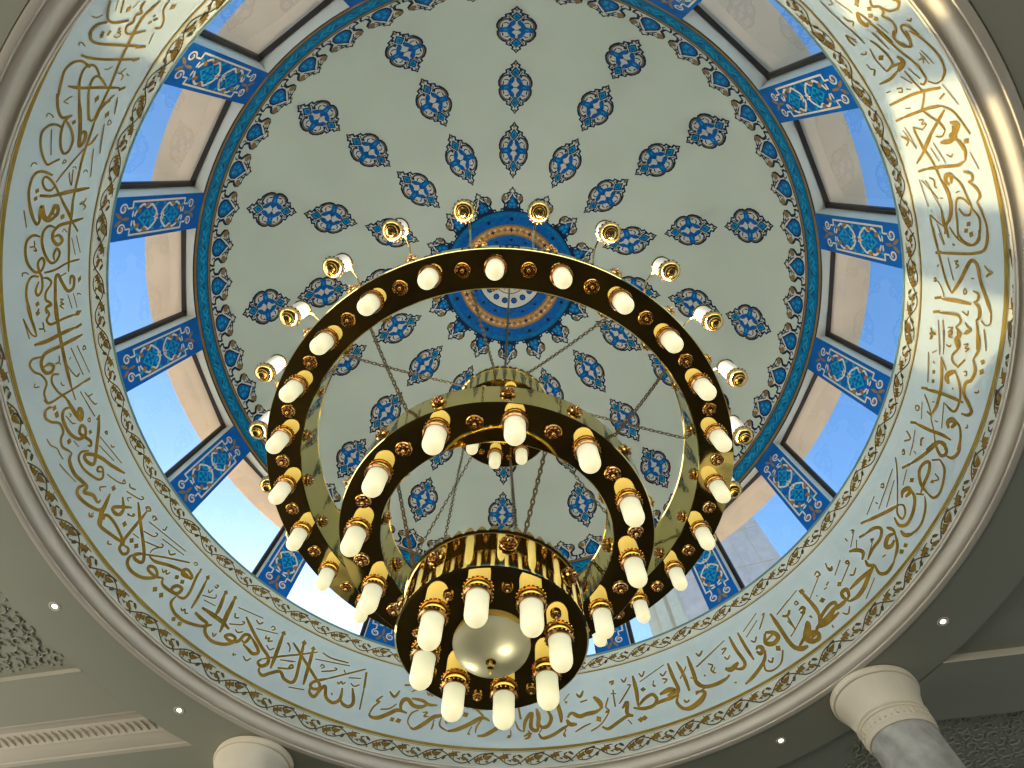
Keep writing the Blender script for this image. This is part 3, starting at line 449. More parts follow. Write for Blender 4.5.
CAL = "21,22997,261,22902,310,22813,379,22801,482,22881,614;24,22780,394,22721,306,22632,290,22556,342,22539,444,22574,632,22647,949;24,22370,337,22366,455,22396,647,22480,981;44,22625,917,22670,1043;44,22468,990,22514,1067;23,21843,321,22049,273,22168,248,22257,284,22302,344,22305,412,22265,517;22,21673,703,21918,566,22089,480,22232,455,22290,502,22288,576,22206,681;23,21670,814,21901,698,22043,636,22166,630,22188,692,22108,830;27,22017,371,22021,513,22074,783,22116,1038;42,22085,1034,22140,1110;26,21681,915,21932,899,22168,885,22458,829,22653,799,22945,744,23102,768,23215,780;26,21692,875,21857,929,22020,1013;20,23146,619,23050,638,23007,688,22950,646,22878,674,22814,636,22747,678,22755,764,22840,897;18,23052,394,22921,461;7,23029,339,22914,392;8,23122,561,23017,554;20,23260,885,23137,909,23025,1020,22936,1052,22907,988;36,22605,443,22674,421;31,22649,491,22709,499;11,22770,593,22758,559,22735,609,22713,572,22711,628,22663,621,22665,564;27,22961,514,23011,515;36,23183,979,23238,1001;23,22923,860,22964,885;23,22979,896,23024,930;19,23016,849,23045,871;10,22784,193,22786,250,22835,292;10,22457,256,22486,242,22498,272,22468,326;10,22859,1019,22710,1060;11,22287,696,22298,745,22345,781;13,22281,894,22290,935,22365,968;14,22290,935,22261,991,22209,990;10,22288,1071,22290,1032,22311,1030;11,21838,404,21879,434,21918,474;11,21838,404,21825,469;11,22000,1074,21794,1144;37,21906,799,21965,800;39,21741,1038,21802,1042;25,21918,286,21844,324,21744,379,21664,462,21705,576;31,21883,584,21708,680,21526,761,21357,819,21418,862,21504,848,21530,804,21470,785;24,21901,702,21740,784,21670,852,21737,922;31,21947,997,21854,907,21676,906;27,21676,906,21442,921,21207,921,20953,935,20678,937,20424,952;22,21550,509,21578,419,21551,333,21468,288,21329,321,21190,398,21111,471;34,21111,471,21187,610;25,21705,576,21633,515,21505,517,21343,568,21254,640,21294,701,21426,704,21551,622,21634,525;28,21519,1027,21406,982,21364,930;17,21364,930,21164,800,20908,638;25,20992,574,21038,422,20993,337,20851,312,20689,343,20469,437;23,20880,645,20816,598,20827,523,20902,466,20965,470,20965,520,20880,624,20686,777,20480,942;45,20756,458,20741,614;32,20741,614,20788,865,20829,1150;32,20479,496,20625,513,20510,563,20478,620,20596,686,20612,726,20515,744,20464,665;34,20794,411,20830,423;34,20704,409,20740,422;36,21608,629,21646,634;39,21741,1038,21792,1047;36,20461,820,20489,837;11,21651,275,21687,279,21683,319,21652,360;13,21521,387,21229,481;15,21652,1060,21275,1162;13,21330,1038,20971,1124;13,21962,1097,21785,1150;11,21638,1116,21708,1104,21673,1160,21638,1116;11,21089,274,21134,291,21117,342;10,21133,659,21180,676,21153,706,21133,659;14,21030,788,20915,832,20876,865,21069,831;9,21088,814,21098,855,21069,876;11,21021,995,21061,1018,21031,1063;15,20623,1044,20629,1103,20698,1136;15,20629,1103,20586,1150,20547,1121;13,20594,292,20479,328;28,20708,332,20561,386,20446,452,20423,495,20532,524,20642,532;29,20624,536,20492,557,20448,638,20498,716,20573,747,20624,693,20578,670,20510,692;40,20462,810,20499,827;22,20686,768,20565,860,20419,967,20267,1087;28,20678,940,20479,957,20281,952,20018,975,19754,979;29,20434,1146,20400,958,20375,801,20306,722,20210,721,20132,795,20173,860,20248,806,20238,729;28,20353,738,20381,647,20321,580,20190,572,20031,626,19921,707,19928,786,20019,834,20084,788,20012,748,19941,762;27,20260,545,20289,449,20234,374,20108,359,19954,399,19843,493,19847,578,19936,619,19999,584,19950,533,19852,545,19748,588,19613,585,19547,527,19612,499,19718,545;23,19810,621,19820,777,19878,963,19893,1148;25,19776,545,19794,451,19712,388,19564,371,19404,400,19267,417;26,19748,588,19733,665,19663,720,19562,638,19464,632,19409,696,19367,624,19286,627;29,19175,753,19512,772,19710,782,19742,824,19630,882,19510,963,19533,1051,19655,1066,19685,1016,19585,1002;19,19717,847,19750,942;36,19598,1141,19656,1167;33,19427,502,19464,511;33,19313,486,19382,526;12,20594,290,20392,350;14,20156,410,20157,471,20223,466;14,20157,471,20096,506,20111,463;12,20196,999,19962,1076;12,20218,1069,19981,1155;12,19459,960,19258,1015;12,19460,1048,19248,1096;11,20283,848,20320,866,20275,918;12,19415,1109,19443,1123,19411,1173;12,19817,329,19855,329,19854,380,19821,410;16,19426,837,19415,884,19383,846,19351,892,19345,831,19290,886;13,20622,1047,20660,1098;13,20641,1066,20587,1140,20547,1124;28,19524,378,19348,394,19201,430,19051,455;17,19046,450,19106,384,19313,307;13,19313,307,19047,353;27,19459,654,19386,705,19367,624,19277,661,19208,618,19140,678,19162,860,19171,1062;45,19167,1061,19189,1142;32,19429,778,19164,776,18848,785,18545,790,18237,789;19,18237,789,18055,791;34,18956,402,18948,590,18981,833,18995,1038;50,18989,1037,19014,1146;31,18868,1136,18840,908,18825,756,18804,539,18729,459,18651,447,18565,482,18546,559,18602,609,18654,551,18643,468;23,18778,465,18790,346,18728,295,18633,331,18561,413,18438,459,18319,388,18180,412,18191,584,18213,847,18235,1016;47,18231,1014,18242,1116;24,18475,660,18500,570,18408,532,18258,582,18134,664,17988,688,17850,738;25,18133,419,18106,339,17999,300;26,17978,710,18009,593,17895,511;36,17840,734,17837,813,17916,818,17855,726;35,17698,1079,17655,1001;37,19435,509,19453,517;41,19310,497,19356,512;40,18077,447,18105,481;40,17979,446,18028,482;17,19132,496,19123,562,19203,561;17,19123,562,19068,576;15,18752,916,18326,1017;15,18750,1019,18319,1126;15,18134,900,17713,998;14,18608,857,18630,888;15,18537,813,18421,859,18343,915,18370,962,18348,903;15,18670,1095,18714,1132,18664,1148,18660,1093;18,18623,638,18632,701,18711,719;18,18632,701,18584,713;13,18476,289,18444,291,18428,353;13,18476,289,18486,314;14,18370,654,18322,664,18308,697;15,18094,967,18023,997,18022,1081;15,18023,997,17879,1054,17867,1108;27,18247,358,18183,406,18179,512;28,18113,441,18113,346,18035,306,17946,354,17873,458,17753,470,17677,399,17575,376,17484,434,17434,460;34,17434,460,17360,384,17181,365,17029,411,16928,432,16886,364,16777,448,16657,453,16656,510;30,18001,659,18003,583,17927,529,17794,525,17662,556,17550,636,17551,745,17638,786,17695,743,17620,682,17538,725,17433,785,17376,755,17410,717;38,18103,684,17956,707,17823,745,17772,777,17854,826,17925,800,17842,753;34,17702,1072,17499,962,17266,797,17147,701,17160,638,17259,596,17315,626,17253,732,17129,837,16963,920,16747,1051;28,17331,704,17373,588,17308,513,17161,514,16993,583,16904,643,16907,718,17016,770,17058,722,17018,684,16962,753;30,16952,433,16983,330,16926,269,16787,289,16637,354,16543,446,16621,634,16643,679;33,16440,344,16516,412,16582,577,16643,679;31,16490,821,16338,723,16314,625,16401,582,16453,605,16387,713,16271,851;39,16271,987,16060,830;26,16404,390,16447,450,16386,495;40,18066,447,18108,475;40,17967,446,17995,481;45,17576,478,17608,506;39,17535,821,17568,851;49,16660,752,16689,788;14,17771,223,17673,239,17595,299,17501,304,17424,316;14,17399,241,17070,329;15,17571,553,17456,590;15,17728,868,17731,912,17681,890,17718,864;15,17991,935,17716,991;15,17954,1019,17856,1080;16,17440,1051,17431,1092,17391,1072,17440,1051;16,17418,950,16901,1087;16,17317,883,17000,989;16,17231,1062,17195,1058,17168,1105;14,17926,579,17843,609,17784,636,17762,679;14,17934,633,17899,658,17881,625;16,16901,789,16709,880,16624,966,16679,988,16656,940;21,16580,1034,16525,1011,16443,1069;17,16516,922,16292,1038,16261,1102,16313,1090;15,16760,683,16806,595,16754,576;16,16397,932,16426,871,16374,865;17,16135,1033,16067,1084;16,16128,1082,16099,1021;16,16255,739,16173,772,16159,828;17,15960,1045,15926,1089,15890,1056;15,16620,273,16570,253,16578,328;32,16585,609,16522,475,16444,332,16361,300,16166,356,15999,419,16002,500,16048,838,16073,1017;29,16361,300,16449,394,16416,473,16263,493,16091,463,15983,421,15948,329,15859,315,15820,375,15861,427,15942,402;57,16009,418,15950,409;29,16453,794,16338,723,16329,605,16409,573,16454,622,16295,837;34,16271,987,16005,818,15714,627,15582,502,15583,436,15674,405,15723,433,15681,511,15606,577;24,15606,577,15345,787,15011,1018;32,15723,449,15755,365,15707,274,15578,251,15424,298,15313,391,15267,484,15356,541,15441,503,15418,445,15277,459,15172,528;35,15172,528,15119,452,14976,460,14853,508,14842,613,14929,597,14964,502,14857,474;29,14857,474,14732,520,14715,661,14776,904,14795,1060;45,14783,1001,14801,1089;34,15555,598,15429,614,15227,738,15022,823,14854,831,14841,878,14953,907,15010,851,14972,786,14846,822;30,14842,456,14838,338,14713,265,14532,272;29,14541,482,14567,726,14619,1014;45,14619,1014,14629,1082;37,14176,632,14185,783,14246,1064;40,14023,661,14036,898,14064,1093;52,14456,474,14279,468;53,14410,603,14162,612;49,16146,587,16173,625;49,15904,513,15914,570;50,15797,517,15806,575;50,15155,295,15152,344;50,15024,294,15027,352;48,15026,669,15013,714;48,14913,677,14900,722;19,16135,1033,16102,1096,16040,1079,16090,1013;17,15933,1021,15934,1078,15873,1078,15907,1016;17,15931,947,15179,1105;17,15705,1053,15661,1068,15678,1143;17,15592,943,15156,1038;16,15973,622,15857,654;17,15885,782,15714,857,15697,932,15740,918;17,15765,691,15525,821,15515,885,15558,872;16,15580,639,15578,727,15498,868;22,15401,903,15333,870,15276,947;19,15276,621,15227,588,15215,649,15175,606,15146,668;17,14949,1051,14936,1101,14891,1091,14923,1042;19,14672,388,14634,360,14610,409,14574,364,14536,395;17,16604,276,16585,250,16548,265,16544,304;17,16137,274,16112,239,16066,276;18,14441,1052,14402,1069,14411,1010,14454,1023;17,14499,900,14459,868,14437,953;17,14527,760,14334,857,14351,926;17,14463,718,14251,762;16,16237,725,16157,792,16176,825,16190,786;31,14838,338,14704,262,14546,258,14396,302,14238,378,14199,452,14354,452,14456,462;43,14446,470,14213,471;49,14390,607,14194,622,14007,623,13862,591;37,14201,632,14167,720,14239,1039;41,14054,1087,14020,834,13980,582,13961,462;34,14131,487,14191,398,14130,312,13991,283,13822,340,13709,444,13705,534,13795,533,13855,462,13743,450,13637,520,13601,663,13511,692,13537,555,13606,570;37,13500,699,13324,599,13271,529,13342,472,13444,496,13547,520;37,13731,934,13481,772,13257,640,13096,558,13055,451,13127,369,13200,398,13168,473;26,13168,473,13022,585,12848,709,12620,859,12365,1034;41,13046,1061,13004,727,12976,409;46,14232,1028,14240,1090;46,14058,1068,14058,1119;53,13040,1017,13038,1076;18,12897,942,12839,881,12817,801;45,14658,169,14654,201;46,14551,169,14537,208;18,13924,987,13467,1085;20,13919,877,13878,811,13823,851;18,13909,664,13730,775,13706,839,13746,827;18,13486,863,13118,986;23,13557,990,13479,963,13434,1025;18,13273,1017,13251,1064,13202,1030,13243,988;21,13280,854,13267,800,13216,847,13214,786,13145,828;20,13777,650,13718,630,13649,692;20,13207,715,13125,673,13068,736;18,12890,613,12686,676;18,12880,474,12714,546,12654,605,12694,628,12719,557;17,13606,324,13598,288,13562,324;19,13454,362,13375,325,13328,395;21,14053,396,14010,355,13996,423;35,13135,337,13118,278,13035,254,12941,345,12816,437,12712,365,12583,358,12539,448,12583,713,12657,1091;33,12823,984,12635,867,12430,728,12230,587,12132,516,12133,446,12217,412,12271,443,12235,529,12035,670;24,12035,670,11807,835,11473,1066;39,12464,1064,12426,790,12382,409;36,12266,432,12240,333,12147,305,12093,449,12038,527,11964,363,11827,321,11738,420,11759,607;38,11747,444,11678,360,11565,345,11514,442,11596,665;50,11444,1015,11406,730;31,11406,730,11378,350;54,12635,1039,12658,1106;54,12453,1022,12467,1078;18,12919,929,12836,882,12814,802;22,12282,1059,12107,1030,11795,1069;19,12366,894,11752,1024;18,12229,807,12219,856,12167,834,12207,787;19,12188,736,12006,829,11952,882,11999,892;21,11833,915,11790,872;21,11868,680,11843,646,11806,704,11780,670,11739,715;21,11646,734,11579,700,11498,757;19,11713,812,11504,873;17,12587,275,12339,340;18,12872,464,12696,546,12646,594,12686,617,12705,565;18,12899,608,12651,702;20,11906,468,11878,429;44,11204,343,11179,297,11061,303,10900,410,10762,511,10596,493;24,11204,343,11169,460,11109,546,11090,579,11145,577,11062,685;21,11045,454,10896,506,10798,613;32,10964,798,10863,724,10795,857;50,10735,976,10613,1005;27,10588,876,10491,957,10302,1010;48,10692,499,10727,602,10694,708,10615,726,10518,647,10381,646,10257,725;40,10567,765,10373,761,10255,711,10106,722;51,10839,319,10794,355;57,10736,329,10688,353;25,10318,932,10282,880,10250,945,10225,875,10177,928;21,10411,585,10519,509,10558,367,10500,274;45,10500,274,10420,263,10258,396,10143,508,9989,558,9911,582;26,10339,557,10260,571,10301,495,10223,509;36,10125,390,10150,295;21,10124,470,10143,335;26,10010,514,10018,379,9877,305;45,9877,305,9725,348,9524,459,9319,581,9183,532;32,9784,652,9779,488;31,9937,470,9904,420;64,9630,599,9579,631;49,9492,737,9220,739;53,9438,741,9294,610;24,9606,784,9589,743,9549,760;26,9407,309,9402,414,9318,553;44,9379,272,9250,291,9046,416,8863,511,8810,620;31,9537,300,9510,289;21,9537,300,9482,422;36,8873,261,8821,287;21,8821,300,8822,378;48,8691,787,8652,562;26,8746,537,8693,402,8602,348;42,8602,348,8572,533,8461,665,8482,422,8379,364,8347,494;42,8347,494,8298,411,8191,430,8130,559,8188,703;48,8377,416,8343,576,8377,745;48,8014,857,7966,597,7964,461;31,8603,270,8511,318,8526,254,8591,231;21,8536,371,8472,303;31,7940,275,7919,222;21,7942,250,7894,348;33,7864,825,7839,793;19,7890,842,7782,960;33,7658,941,7596,872,7527,979;38,7607,773,7481,794;47,7851,529,7776,601,7650,528,7513,548,7349,560,7232,619;53,7365,831,7272,712,7249,595;62,7339,449,7319,406;47,7867,504,7822,418,7704,402;36,8355,310,8294,229,8123,267,7932,365,7822,418;21,8341,322,8299,385;21,7744,277,7592,346,7469,379;21,7487,252,7303,337,7140,518,7179,608,7112,763;37,7194,515,7151,533;28,7054,1014,6978,1041,7018,975;38,7294,296,7199,239,7029,307,6857,372,6755,347;44,6907,519,6808,604,6846,423,6753,359;39,6725,486,6550,424,6386,430,6309,514,6365,616,6512,577,6645,478;45,6615,1046,6611,748,6639,504;41,6411,437,6215,457,6052,455,5937,468;56,6238,574,6064,598,5984,541,6119,506;41,5956,1059,5943,811,5914,542,5998,450;37,5804,1026,5757,766,5746,463;34,5937,468,6000,356,5933,227,5806,207,5623,267,5509,353;41,5592,1041,5589,753,5586,523,5459,413,5279,374;40,5459,413,5669,365;30,5875,324,5854,303;25,5826,306,5798,309;19,6520,896,6030,1057;24,6497,1055,6457,981,6393,1066;24,6139,930,6098,870,6023,932;27,6831,1047,6788,975,6729,1049;33,7046,1043,6960,1045;22,7029,978,6969,993;24,6126,822,6053,780,6123,733;32,6298,765,6279,730;19,6314,756,6277,845;22,6944,610,6769,793,6692,888,6746,903;21,7004,883,7016,741,7019,573;21,7057,822,6963,800;55,6667,267,6630,257;55,6598,279,6561,269;20,6855,314,6802,229;53,6512,753,6473,741;21,5833,709,5706,833,5676,880;18,5516,794,5006,965;24,5432,1029,5396,965,5316,1018;21,5649,663,5633,627;31,5596,1046,5580,796,5576,564;40,5576,564,5510,438,5335,388,5137,392,5038,427;55,5068,554,4979,495,4828,543;37,4790,1019,4776,749,4735,493,4812,422,4928,482;35,4628,1001,4613,715,4583,450;20,5661,405,5532,379;34,5661,405,5517,346,5616,227,5846,185,5974,283;25,5782,883,5754,456;39,4870,181,4674,239,4443,356,4352,499;44,4475,574,4430,604,4374,541,4437,478,4487,551;49,4220,741,4097,659,4069,550,4183,508,4288,590,4226,730;49,4310,604,4103,648;57,4164,438,4144,369;23,4455,335,4488,218,4380,157,4217,194,4102,342;43,3988,957,3971,663,3955,388,3900,239,3739,172;37,3880,226,3710,304,3584,356,3551,449,3710,304,3647,177,3529,176,3529,260,3722,285;34,3529,176,3470,301,3224,341,3043,369,2991,355;35,3344,745,3327,543,3346,409,3450,286;41,3470,301,3312,266,3062,267;18,5496,788,4891,998;18,4538,961,4189,1118;18,4532,848,4235,1002;21,4275,839,4080,1023,4127,1024;18,3905,880,3610,962;24,5428,1014,5392,950,5307,1017;23,5004,875,4921,860,5024,794;23,5003,739,4971,677,4909,718;23,5304,757,5240,697,5293,635,5240,553;20,5288,576,5213,655;25,5431,613,5416,578;26,5670,660,5620,639;24,5018,281,4984,264;23,4486,758,4440,700,4376,765;21,4383,334,4356,277,4290,320;30,3841,801,3758,755,3678,805;22,3765,745,3768,639,3770,491;17,3770,491,3484,638;17,3891,444,3770,491;29,3550,706,3477,695,3515,616,3560,667;16,3453,522,3443,470;18,3257,196,3265,146;25,5883,356,5846,303,5798,325;36,3992,963,3968,679,3961,438,3939,281;46,3939,281,3848,193,3734,166;37,3837,255,3719,300,3593,352,3547,463,3647,362,3667,221,3551,153,3499,226,3592,308,3732,280;51,3650,224,3519,241;37,3446,300,3312,399,3116,448,3017,410,3091,338;46,3091,338,3261,301,3453,291;41,3091,338,2923,329,2849,339;38,3366,962,3334,723,3316,523,3345,396;59,3373,951,3327,896;39,2834,281,2872,389,2847,458,2761,442,2792,348,2857,331;44,2834,281,2699,250,2547,273,2389,334,2244,375;40,2724,408,2525,405,2277,377,2196,387;32,2196,387,2230,252,2140,175,1982,192,1942,212;34,2252,543,2272,451,2196,387;33,2973,714,2906,734;19,3040,693,2978,686;51,2811,581,2777,581;56,3184,592,3135,571;17,3897,877,3408,998;15,2623,138,2327,258;17,3883,442,3507,613;24,3560,701,3483,718,3463,655,3560,654;17,3309,734,2990,912;24,3026,979,2957,1000,2947,922,3020,940;19,3807,687,3766,506;22,3826,809,3768,750,3692,819;19,3768,750,3782,652;20,3569,834,3519,859,3508,802,3565,815;20,3024,225,2966,163,2877,231;21,2581,570,2535,525,2438,573;34,2787,922,2762,846,2713,883;24,2760,999,2787,922;17,2767,734,2544,849;19,2743,581,2463,698;23,2519,755,2467,752,2473,707,2518,737;19,3473,526,3446,475;18,3273,183,3251,152;19,3199,704,3181,683;21,4387,311,4338,269,4304,331;48,854,879,738,794;31,738,794,561,687,342,576,239,517;30,239,517,257,403,329,368,382,420,339,508,247,595;29,347,359,327,266,220,218,62,252;32,509,516,439,417;28,439,417,501,305,647,238,816,205,919,249,921,358;31,921,358,869,505,739,613,609,602,555,533,679,477,843,464,975,437;33,1025,492,965,386;27,976,365,1089,277,1268,209,1424,210,1547,262;36,1486,221,1578,299,1574,394;43,1199,647,1120,686,1034,637,1064,586,1160,611;32,1020,616,1083,483,1253,394,1446,371,1531,460,1492,586;18,781,1061,937,929,1296,671;26,1296,671,1418,579,1433,474,1343,480,1272,563,1308,631;34,1308,631,1461,709,1634,807,1855,938;51,1916,976,1803,911;51,2087,851,1992,811;33,1992,811,1822,750,1755,651,1864,573,2063,564,2224,514;33,1682,596,1643,497,1661,433;44,1669,443,1766,491,1889,434,1832,369,1735,388;30,1661,433,1769,296,1941,210;39,2353,831,2246,749,2200,647,2285,579;16,2142,861,2274,728;47,932,658,884,643;46,1802,206,1762,194;42,1699,216,1660,202;33,766,384,726,353;18,726,353,667,306,637,391;20,665,995,613,993,663,948,684,983;21,1264,1058,1218,1030,1264,996,1283,1044;15,635,855,412,901;16,949,1013,1564,865;16,1071,898,1457,779;16,1457,1051,1751,976;15,830,800,1048,736;15,355,796,425,746;17,545,829,563,774;18,1516,975,1510,927;24,2109,1042,2073,999,2125,987;16,2111,970,2294,854;23,1990,686,1948,654,2006,652;16,1989,633,2211,526;19,2259,1031,2265,964;20,2034,368,1977,354;27,34757,682,34851,656,34964,624,35092,696,35170,679,35212,594;38,35222,592,35086,503;28,34675,404,34777,356,34911,344,35048,395;29,35048,395,35166,334,35298,358,35364,422,35489,420,35591,317,35663,245,35727,269,35753,368;44,35278,602,35347,697,35419,716,35473,661;27,35298,597,35404,519,35545,451,35713,443,35780,494,35736,639;46,35696,1069,35664,964;30,35684,986,35642,778,35621,576,35610,382;30,35172,866,35427,792,35632,755,35832,750,35976,789;25,35976,789,35956,868;16,5,777,153,656,309,555;47,217,1064,178,961;30,190,985,169,732,133,530,131,375;43,10,466,35941,508,35882,455,35912,405,35985,438;27,35862,437,35918,328,57,258,199,243;30,434,659,260,551,221,437,290,404;19,35755,989,35880,856,35999,765;14,34843,974,35161,895;14,34817,886,35131,841;13,34647,309,34885,240;17,35183,1087,35582,986;40,35049,261,35009,258;40,35176,254,35121,240;37,35429,940,35390,924;37,35554,916,35514,901;18,35190,854,35321,743;18,35005,1082,34956,1063,34927,1110,34895,1006;16,34829,820,34785,777,34831,757,34875,800,34876,738;16,34996,817,34996,754,34963,747;15,34913,561,34881,497,34944,532,34935,475,34991,523;15,34768,585,34764,539,34707,478;16,35171,1020,35115,951;18,35278,981,35299,948;17,35427,275,35406,225,35379,233;17,35891,254,35876,225,35840,239;19,16,1048,35966,1069,35953,1015,8,1006,16,1048;22,504,1043,422,961,357,1073;15,35246,489,35224,459,35267,436,35279,469;15,278,943,534,870;14,35722,657,59,563;25,425,764,343,792,306,767;16,35521,595,35493,579;16,35800,831,35784,795;16,15,703,12,650;15,35871,989,93,910;27,33548,1067,33742,1019,33975,963,34183,894,34315,806;30,34315,806,34120,678,33906,560,33848,491,33903,430,34081,390,34285,300,34419,239;14,34419,239,34549,236,34585,296,34547,364;27,33830,1003,33797,711,33763,486,33704,335,33570,273,33462,261;45,33838,1054,33813,951;24,33474,372,33584,386,33660,477,33630,604,33545,683;43,34439,1081,34402,965;30,34422,964,34394,718,34383,511;44,34632,1094,34592,978;28,34615,1002,34577,801,34575,680,34646,648,34725,711;31,34725,711,34802,627,34881,687,35002,629;27,34217,496,34237,419,34315,426,34347,479;29,34347,479,34403,399,34516,389,34556,429;27,34556,429,34690,391,34914,366;45,34117,1485,34063,1424;33,33566,872,33523,830;13,33868,858,34141,784;13,33577,971,33717,904;14,34712,997,35098,914;14,34691,921,35076,848;13,34637,310,34872,242;15,33902,765,33883,705,33928,743,33939,697,33986,745;17,34016,1029,33983,1014;17,33877,335,33932,285,33939,225;24,34011,317,33978,286,33944,235;15,33699,771,33685,735;16,34246,631,34212,608,34255,584,34282,618,34246,631;16,34193,1099,34167,1072,34206,1060,34214,1099;14,34201,1034,34280,969,34393,927;16,34069,520,34061,476;15,34504,639,34531,555,34471,549;17,34627,580,34675,539,34688,481;26,34775,572,34736,543,34688,481;15,34769,829,34748,757,34802,799,34808,748,34855,804,34880,749;18,34850,1108,34915,1070,34916,1002;29,34999,1097,34956,1063;16,34986,819,35010,764;24,32286,943,32503,900,32679,829,32889,786;32,32889,786,33057,720,33246,720,33382,771,33467,856;26,32310,675,32506,854,32702,1082;36,32802,1095,32773,960;28,32773,960,32747,716,32733,494,32682,375;27,32682,375,32568,337,32443,371;35,32442,390,32401,456,32354,375;26,32463,609,32454,477,32390,370;34,32962,672,32926,717,32851,683,32850,617,32943,644;20,32841,614,32941,514,33084,467,33209,431;21,33209,431,33302,470,33309,556,33238,607;22,33227,435,33329,351,33491,364,33626,432,33669,542,33603,691,33480,788;22,33621,681,33430,665,33241,652,33127,605,33123,518,33192,449;24,32805,434,32832,341,32903,350,32921,405;26,32921,405,32990,323,33077,293,33151,348;23,33151,348,33272,301,33428,266,33572,283,33698,314;33,33274,866,33410,870,33524,842,33618,820;33,33284,729,33485,836;26,33348,1066,33507,1060,33796,999;17,33348,1066,33437,947,33487,860;38,32482,306,32450,265;34,33435,524,33395,486;35,33514,568,33482,531;38,33561,498,33512,471;11,32588,285,32780,229;12,32456,728,32702,645;12,32519,789,32682,727;12,32271,1111,32517,1004;13,32901,1118,33248,1068;13,32911,1083,33140,881;13,32910,1020,33312,850;13,33459,976,33705,891;16,32880,949,32909,886,32986,898,33005,868;14,32347,1177,32413,1094,32470,1147;13,32602,598,32632,544,32596,510;14,33053,608,33033,549;14,33129,855,33127,807;16,33680,769,33704,737;23,31155,856,31242,805,31395,758,31489,780,31542,894;17,31246,936,31364,958,31493,932,31551,900;41,31509,820,31494,597;41,31413,652,31489,616,31575,747;27,31567,741,31638,914,31669,1117;22,31077,686,31234,629,31409,558,31563,468,31733,448;19,31733,448,31785,511,31767,555;21,31143,486,31219,548,31314,487,31360,424,31324,387,31188,347;20,31198,313,31334,229,31510,169,31681,185,31785,274;15,31785,274,31804,365,31761,444;18,31593,666,31735,624,31875,576,31961,624,32063,703;38,31944,1135,31923,1005;25,31923,1005,31874,756,31857,521,31859,335;38,32150,1155,32120,1022;26,32120,1022,32081,782,32053,565,32055,418;19,32055,418,32131,313,32242,264,32394,210;27,32101,409,32228,565,32379,746,32538,909;21,32063,703,32146,634,32230,544,32325,502;13,32325,502,32392,574,32386,659;23,32248,930,32366,928,32538,909;17,32248,930,32299,801;35,32245,405,32272,316,32370,397,32283,381;33,32462,625,32453,493,32405,411;22,32405,411,32564,351;34,32482,311,32450,270;39,31389,901,31366,832;27,30997,1123,31080,1136,31154,1108;13,31024,1108,31090,1034;12,30972,1001,31167,957;11,31081,765,31314,693;11,31825,296,32066,214;10,31425,322,31601,265;11,31443,355,31589,318;14,31519,417,31517,353,31564,384;13,31579,600,31718,524;13,31641,758,31748,655;13,31261,1109,31285,1062,31256,1010;15,31394,1129,31461,1116,31485,1056;24,31485,1056,31554,1123;15,31770,905,31773,834,31819,852,31809,907;13,31793,776,31813,718;14,31789,1083,31781,1013;13,32014,923,32024,845;21,31976,408,31927,321;14,32174,808,32181,742,32224,787,32230,721,32281,792;12,32236,1061,32508,994;16,32347,1171,32394,1078,32470,1153;10,31193,330,31193,330;19,30695,654,30768,679;40,30739,699,30710,619;32,30813,750,30911,797,30985,766,30964,708;19,30813,750,30901,711,30973,680;23,30964,708,31082,657,31260,594;21,30763,492,30831,522,30858,454,30921,444,30959,500;23,30959,500,31040,436,31133,446,31218,538,31323,508,31357,423;17,30860,258,30885,196,30949,271,30946,377,30886,434;20,30873,227,30913,220,30963,283;21,31357,423,31303,384,31170,389,31126,354,31155,293,31274,238;33,30843,593,30835,562;34,30914,649,30904,603;34,30959,607,30962,573;11,31014,621,31152,564;11,31073,747,31321,689;11,30594,887,30799,814;14,30607,1016,30612,950,30570,943;12,30511,1077,30770,1058,31163,956;16,30797,960,30854,952,30891,881;26,30935,939,30899,889;25,30993,1122,31076,1135,31150,1107;17,31008,1109,31123,1054;14,31092,263,31113,229,31087,198;13,31272,1094,31286,1039,31252,1010"
D = Draw(); K = rad(1) * 5.69
for st in CAL.split(';'):
    q = [int(t) for t in st.split(',')]; w = q[0] / 1000.
    pts = [(q[i] / 100. * K, (q[i + 1] + 7000) / 1000.) for i in range(1, len(q), 2)]
    for i in range(1, len(pts)):
        while pts[i][0] - pts[i - 1][0] > 180 * K: pts[i] = (pts[i][0] - 360 * K, pts[i][1])
        while pts[i][0] - pts[i - 1][0] < -180 * K: pts[i] = (pts[i][0] + 360 * K, pts[i][1])
    sh = [pts[0]]
    for p in pts[1:]:
        if p != sh[-1]: sh.append(p)
    if len(sh) < 2: continue
    L_ = math.hypot(sh[-1][0] - sh[0][0], sh[-1][1] - sh[0][1])
    if len(sh) == 2 and L_ < w * 1.9 and w > .025:      # rhombic dots
        (x0, y0), (x1, y1) = sh; cx, cy = (x0 + x1) / 2, (y0 + y1) / 2; ux, uy = (x1 - x0) / L_, (y1 - y0) / L_; h = max(L_ * .85, w * 1.0); ww = w * .85
        D.poly([(cx + ux * h, cy + uy * h), (cx - uy * ww, cy + ux * ww), (cx - ux * h, cy - uy * h), (cx + uy * ww, cy - ux * ww)], 'calgold', 1)
    else:
        D.stroke(sh, w * (1.58 if w > .028 else 1.3), 'calgold', 1, .5 if w > .025 else .8)
D.lay_on(lambda x, y, o: bandp(x / K, y, .004 + o), (), 'calligraphy', wd)
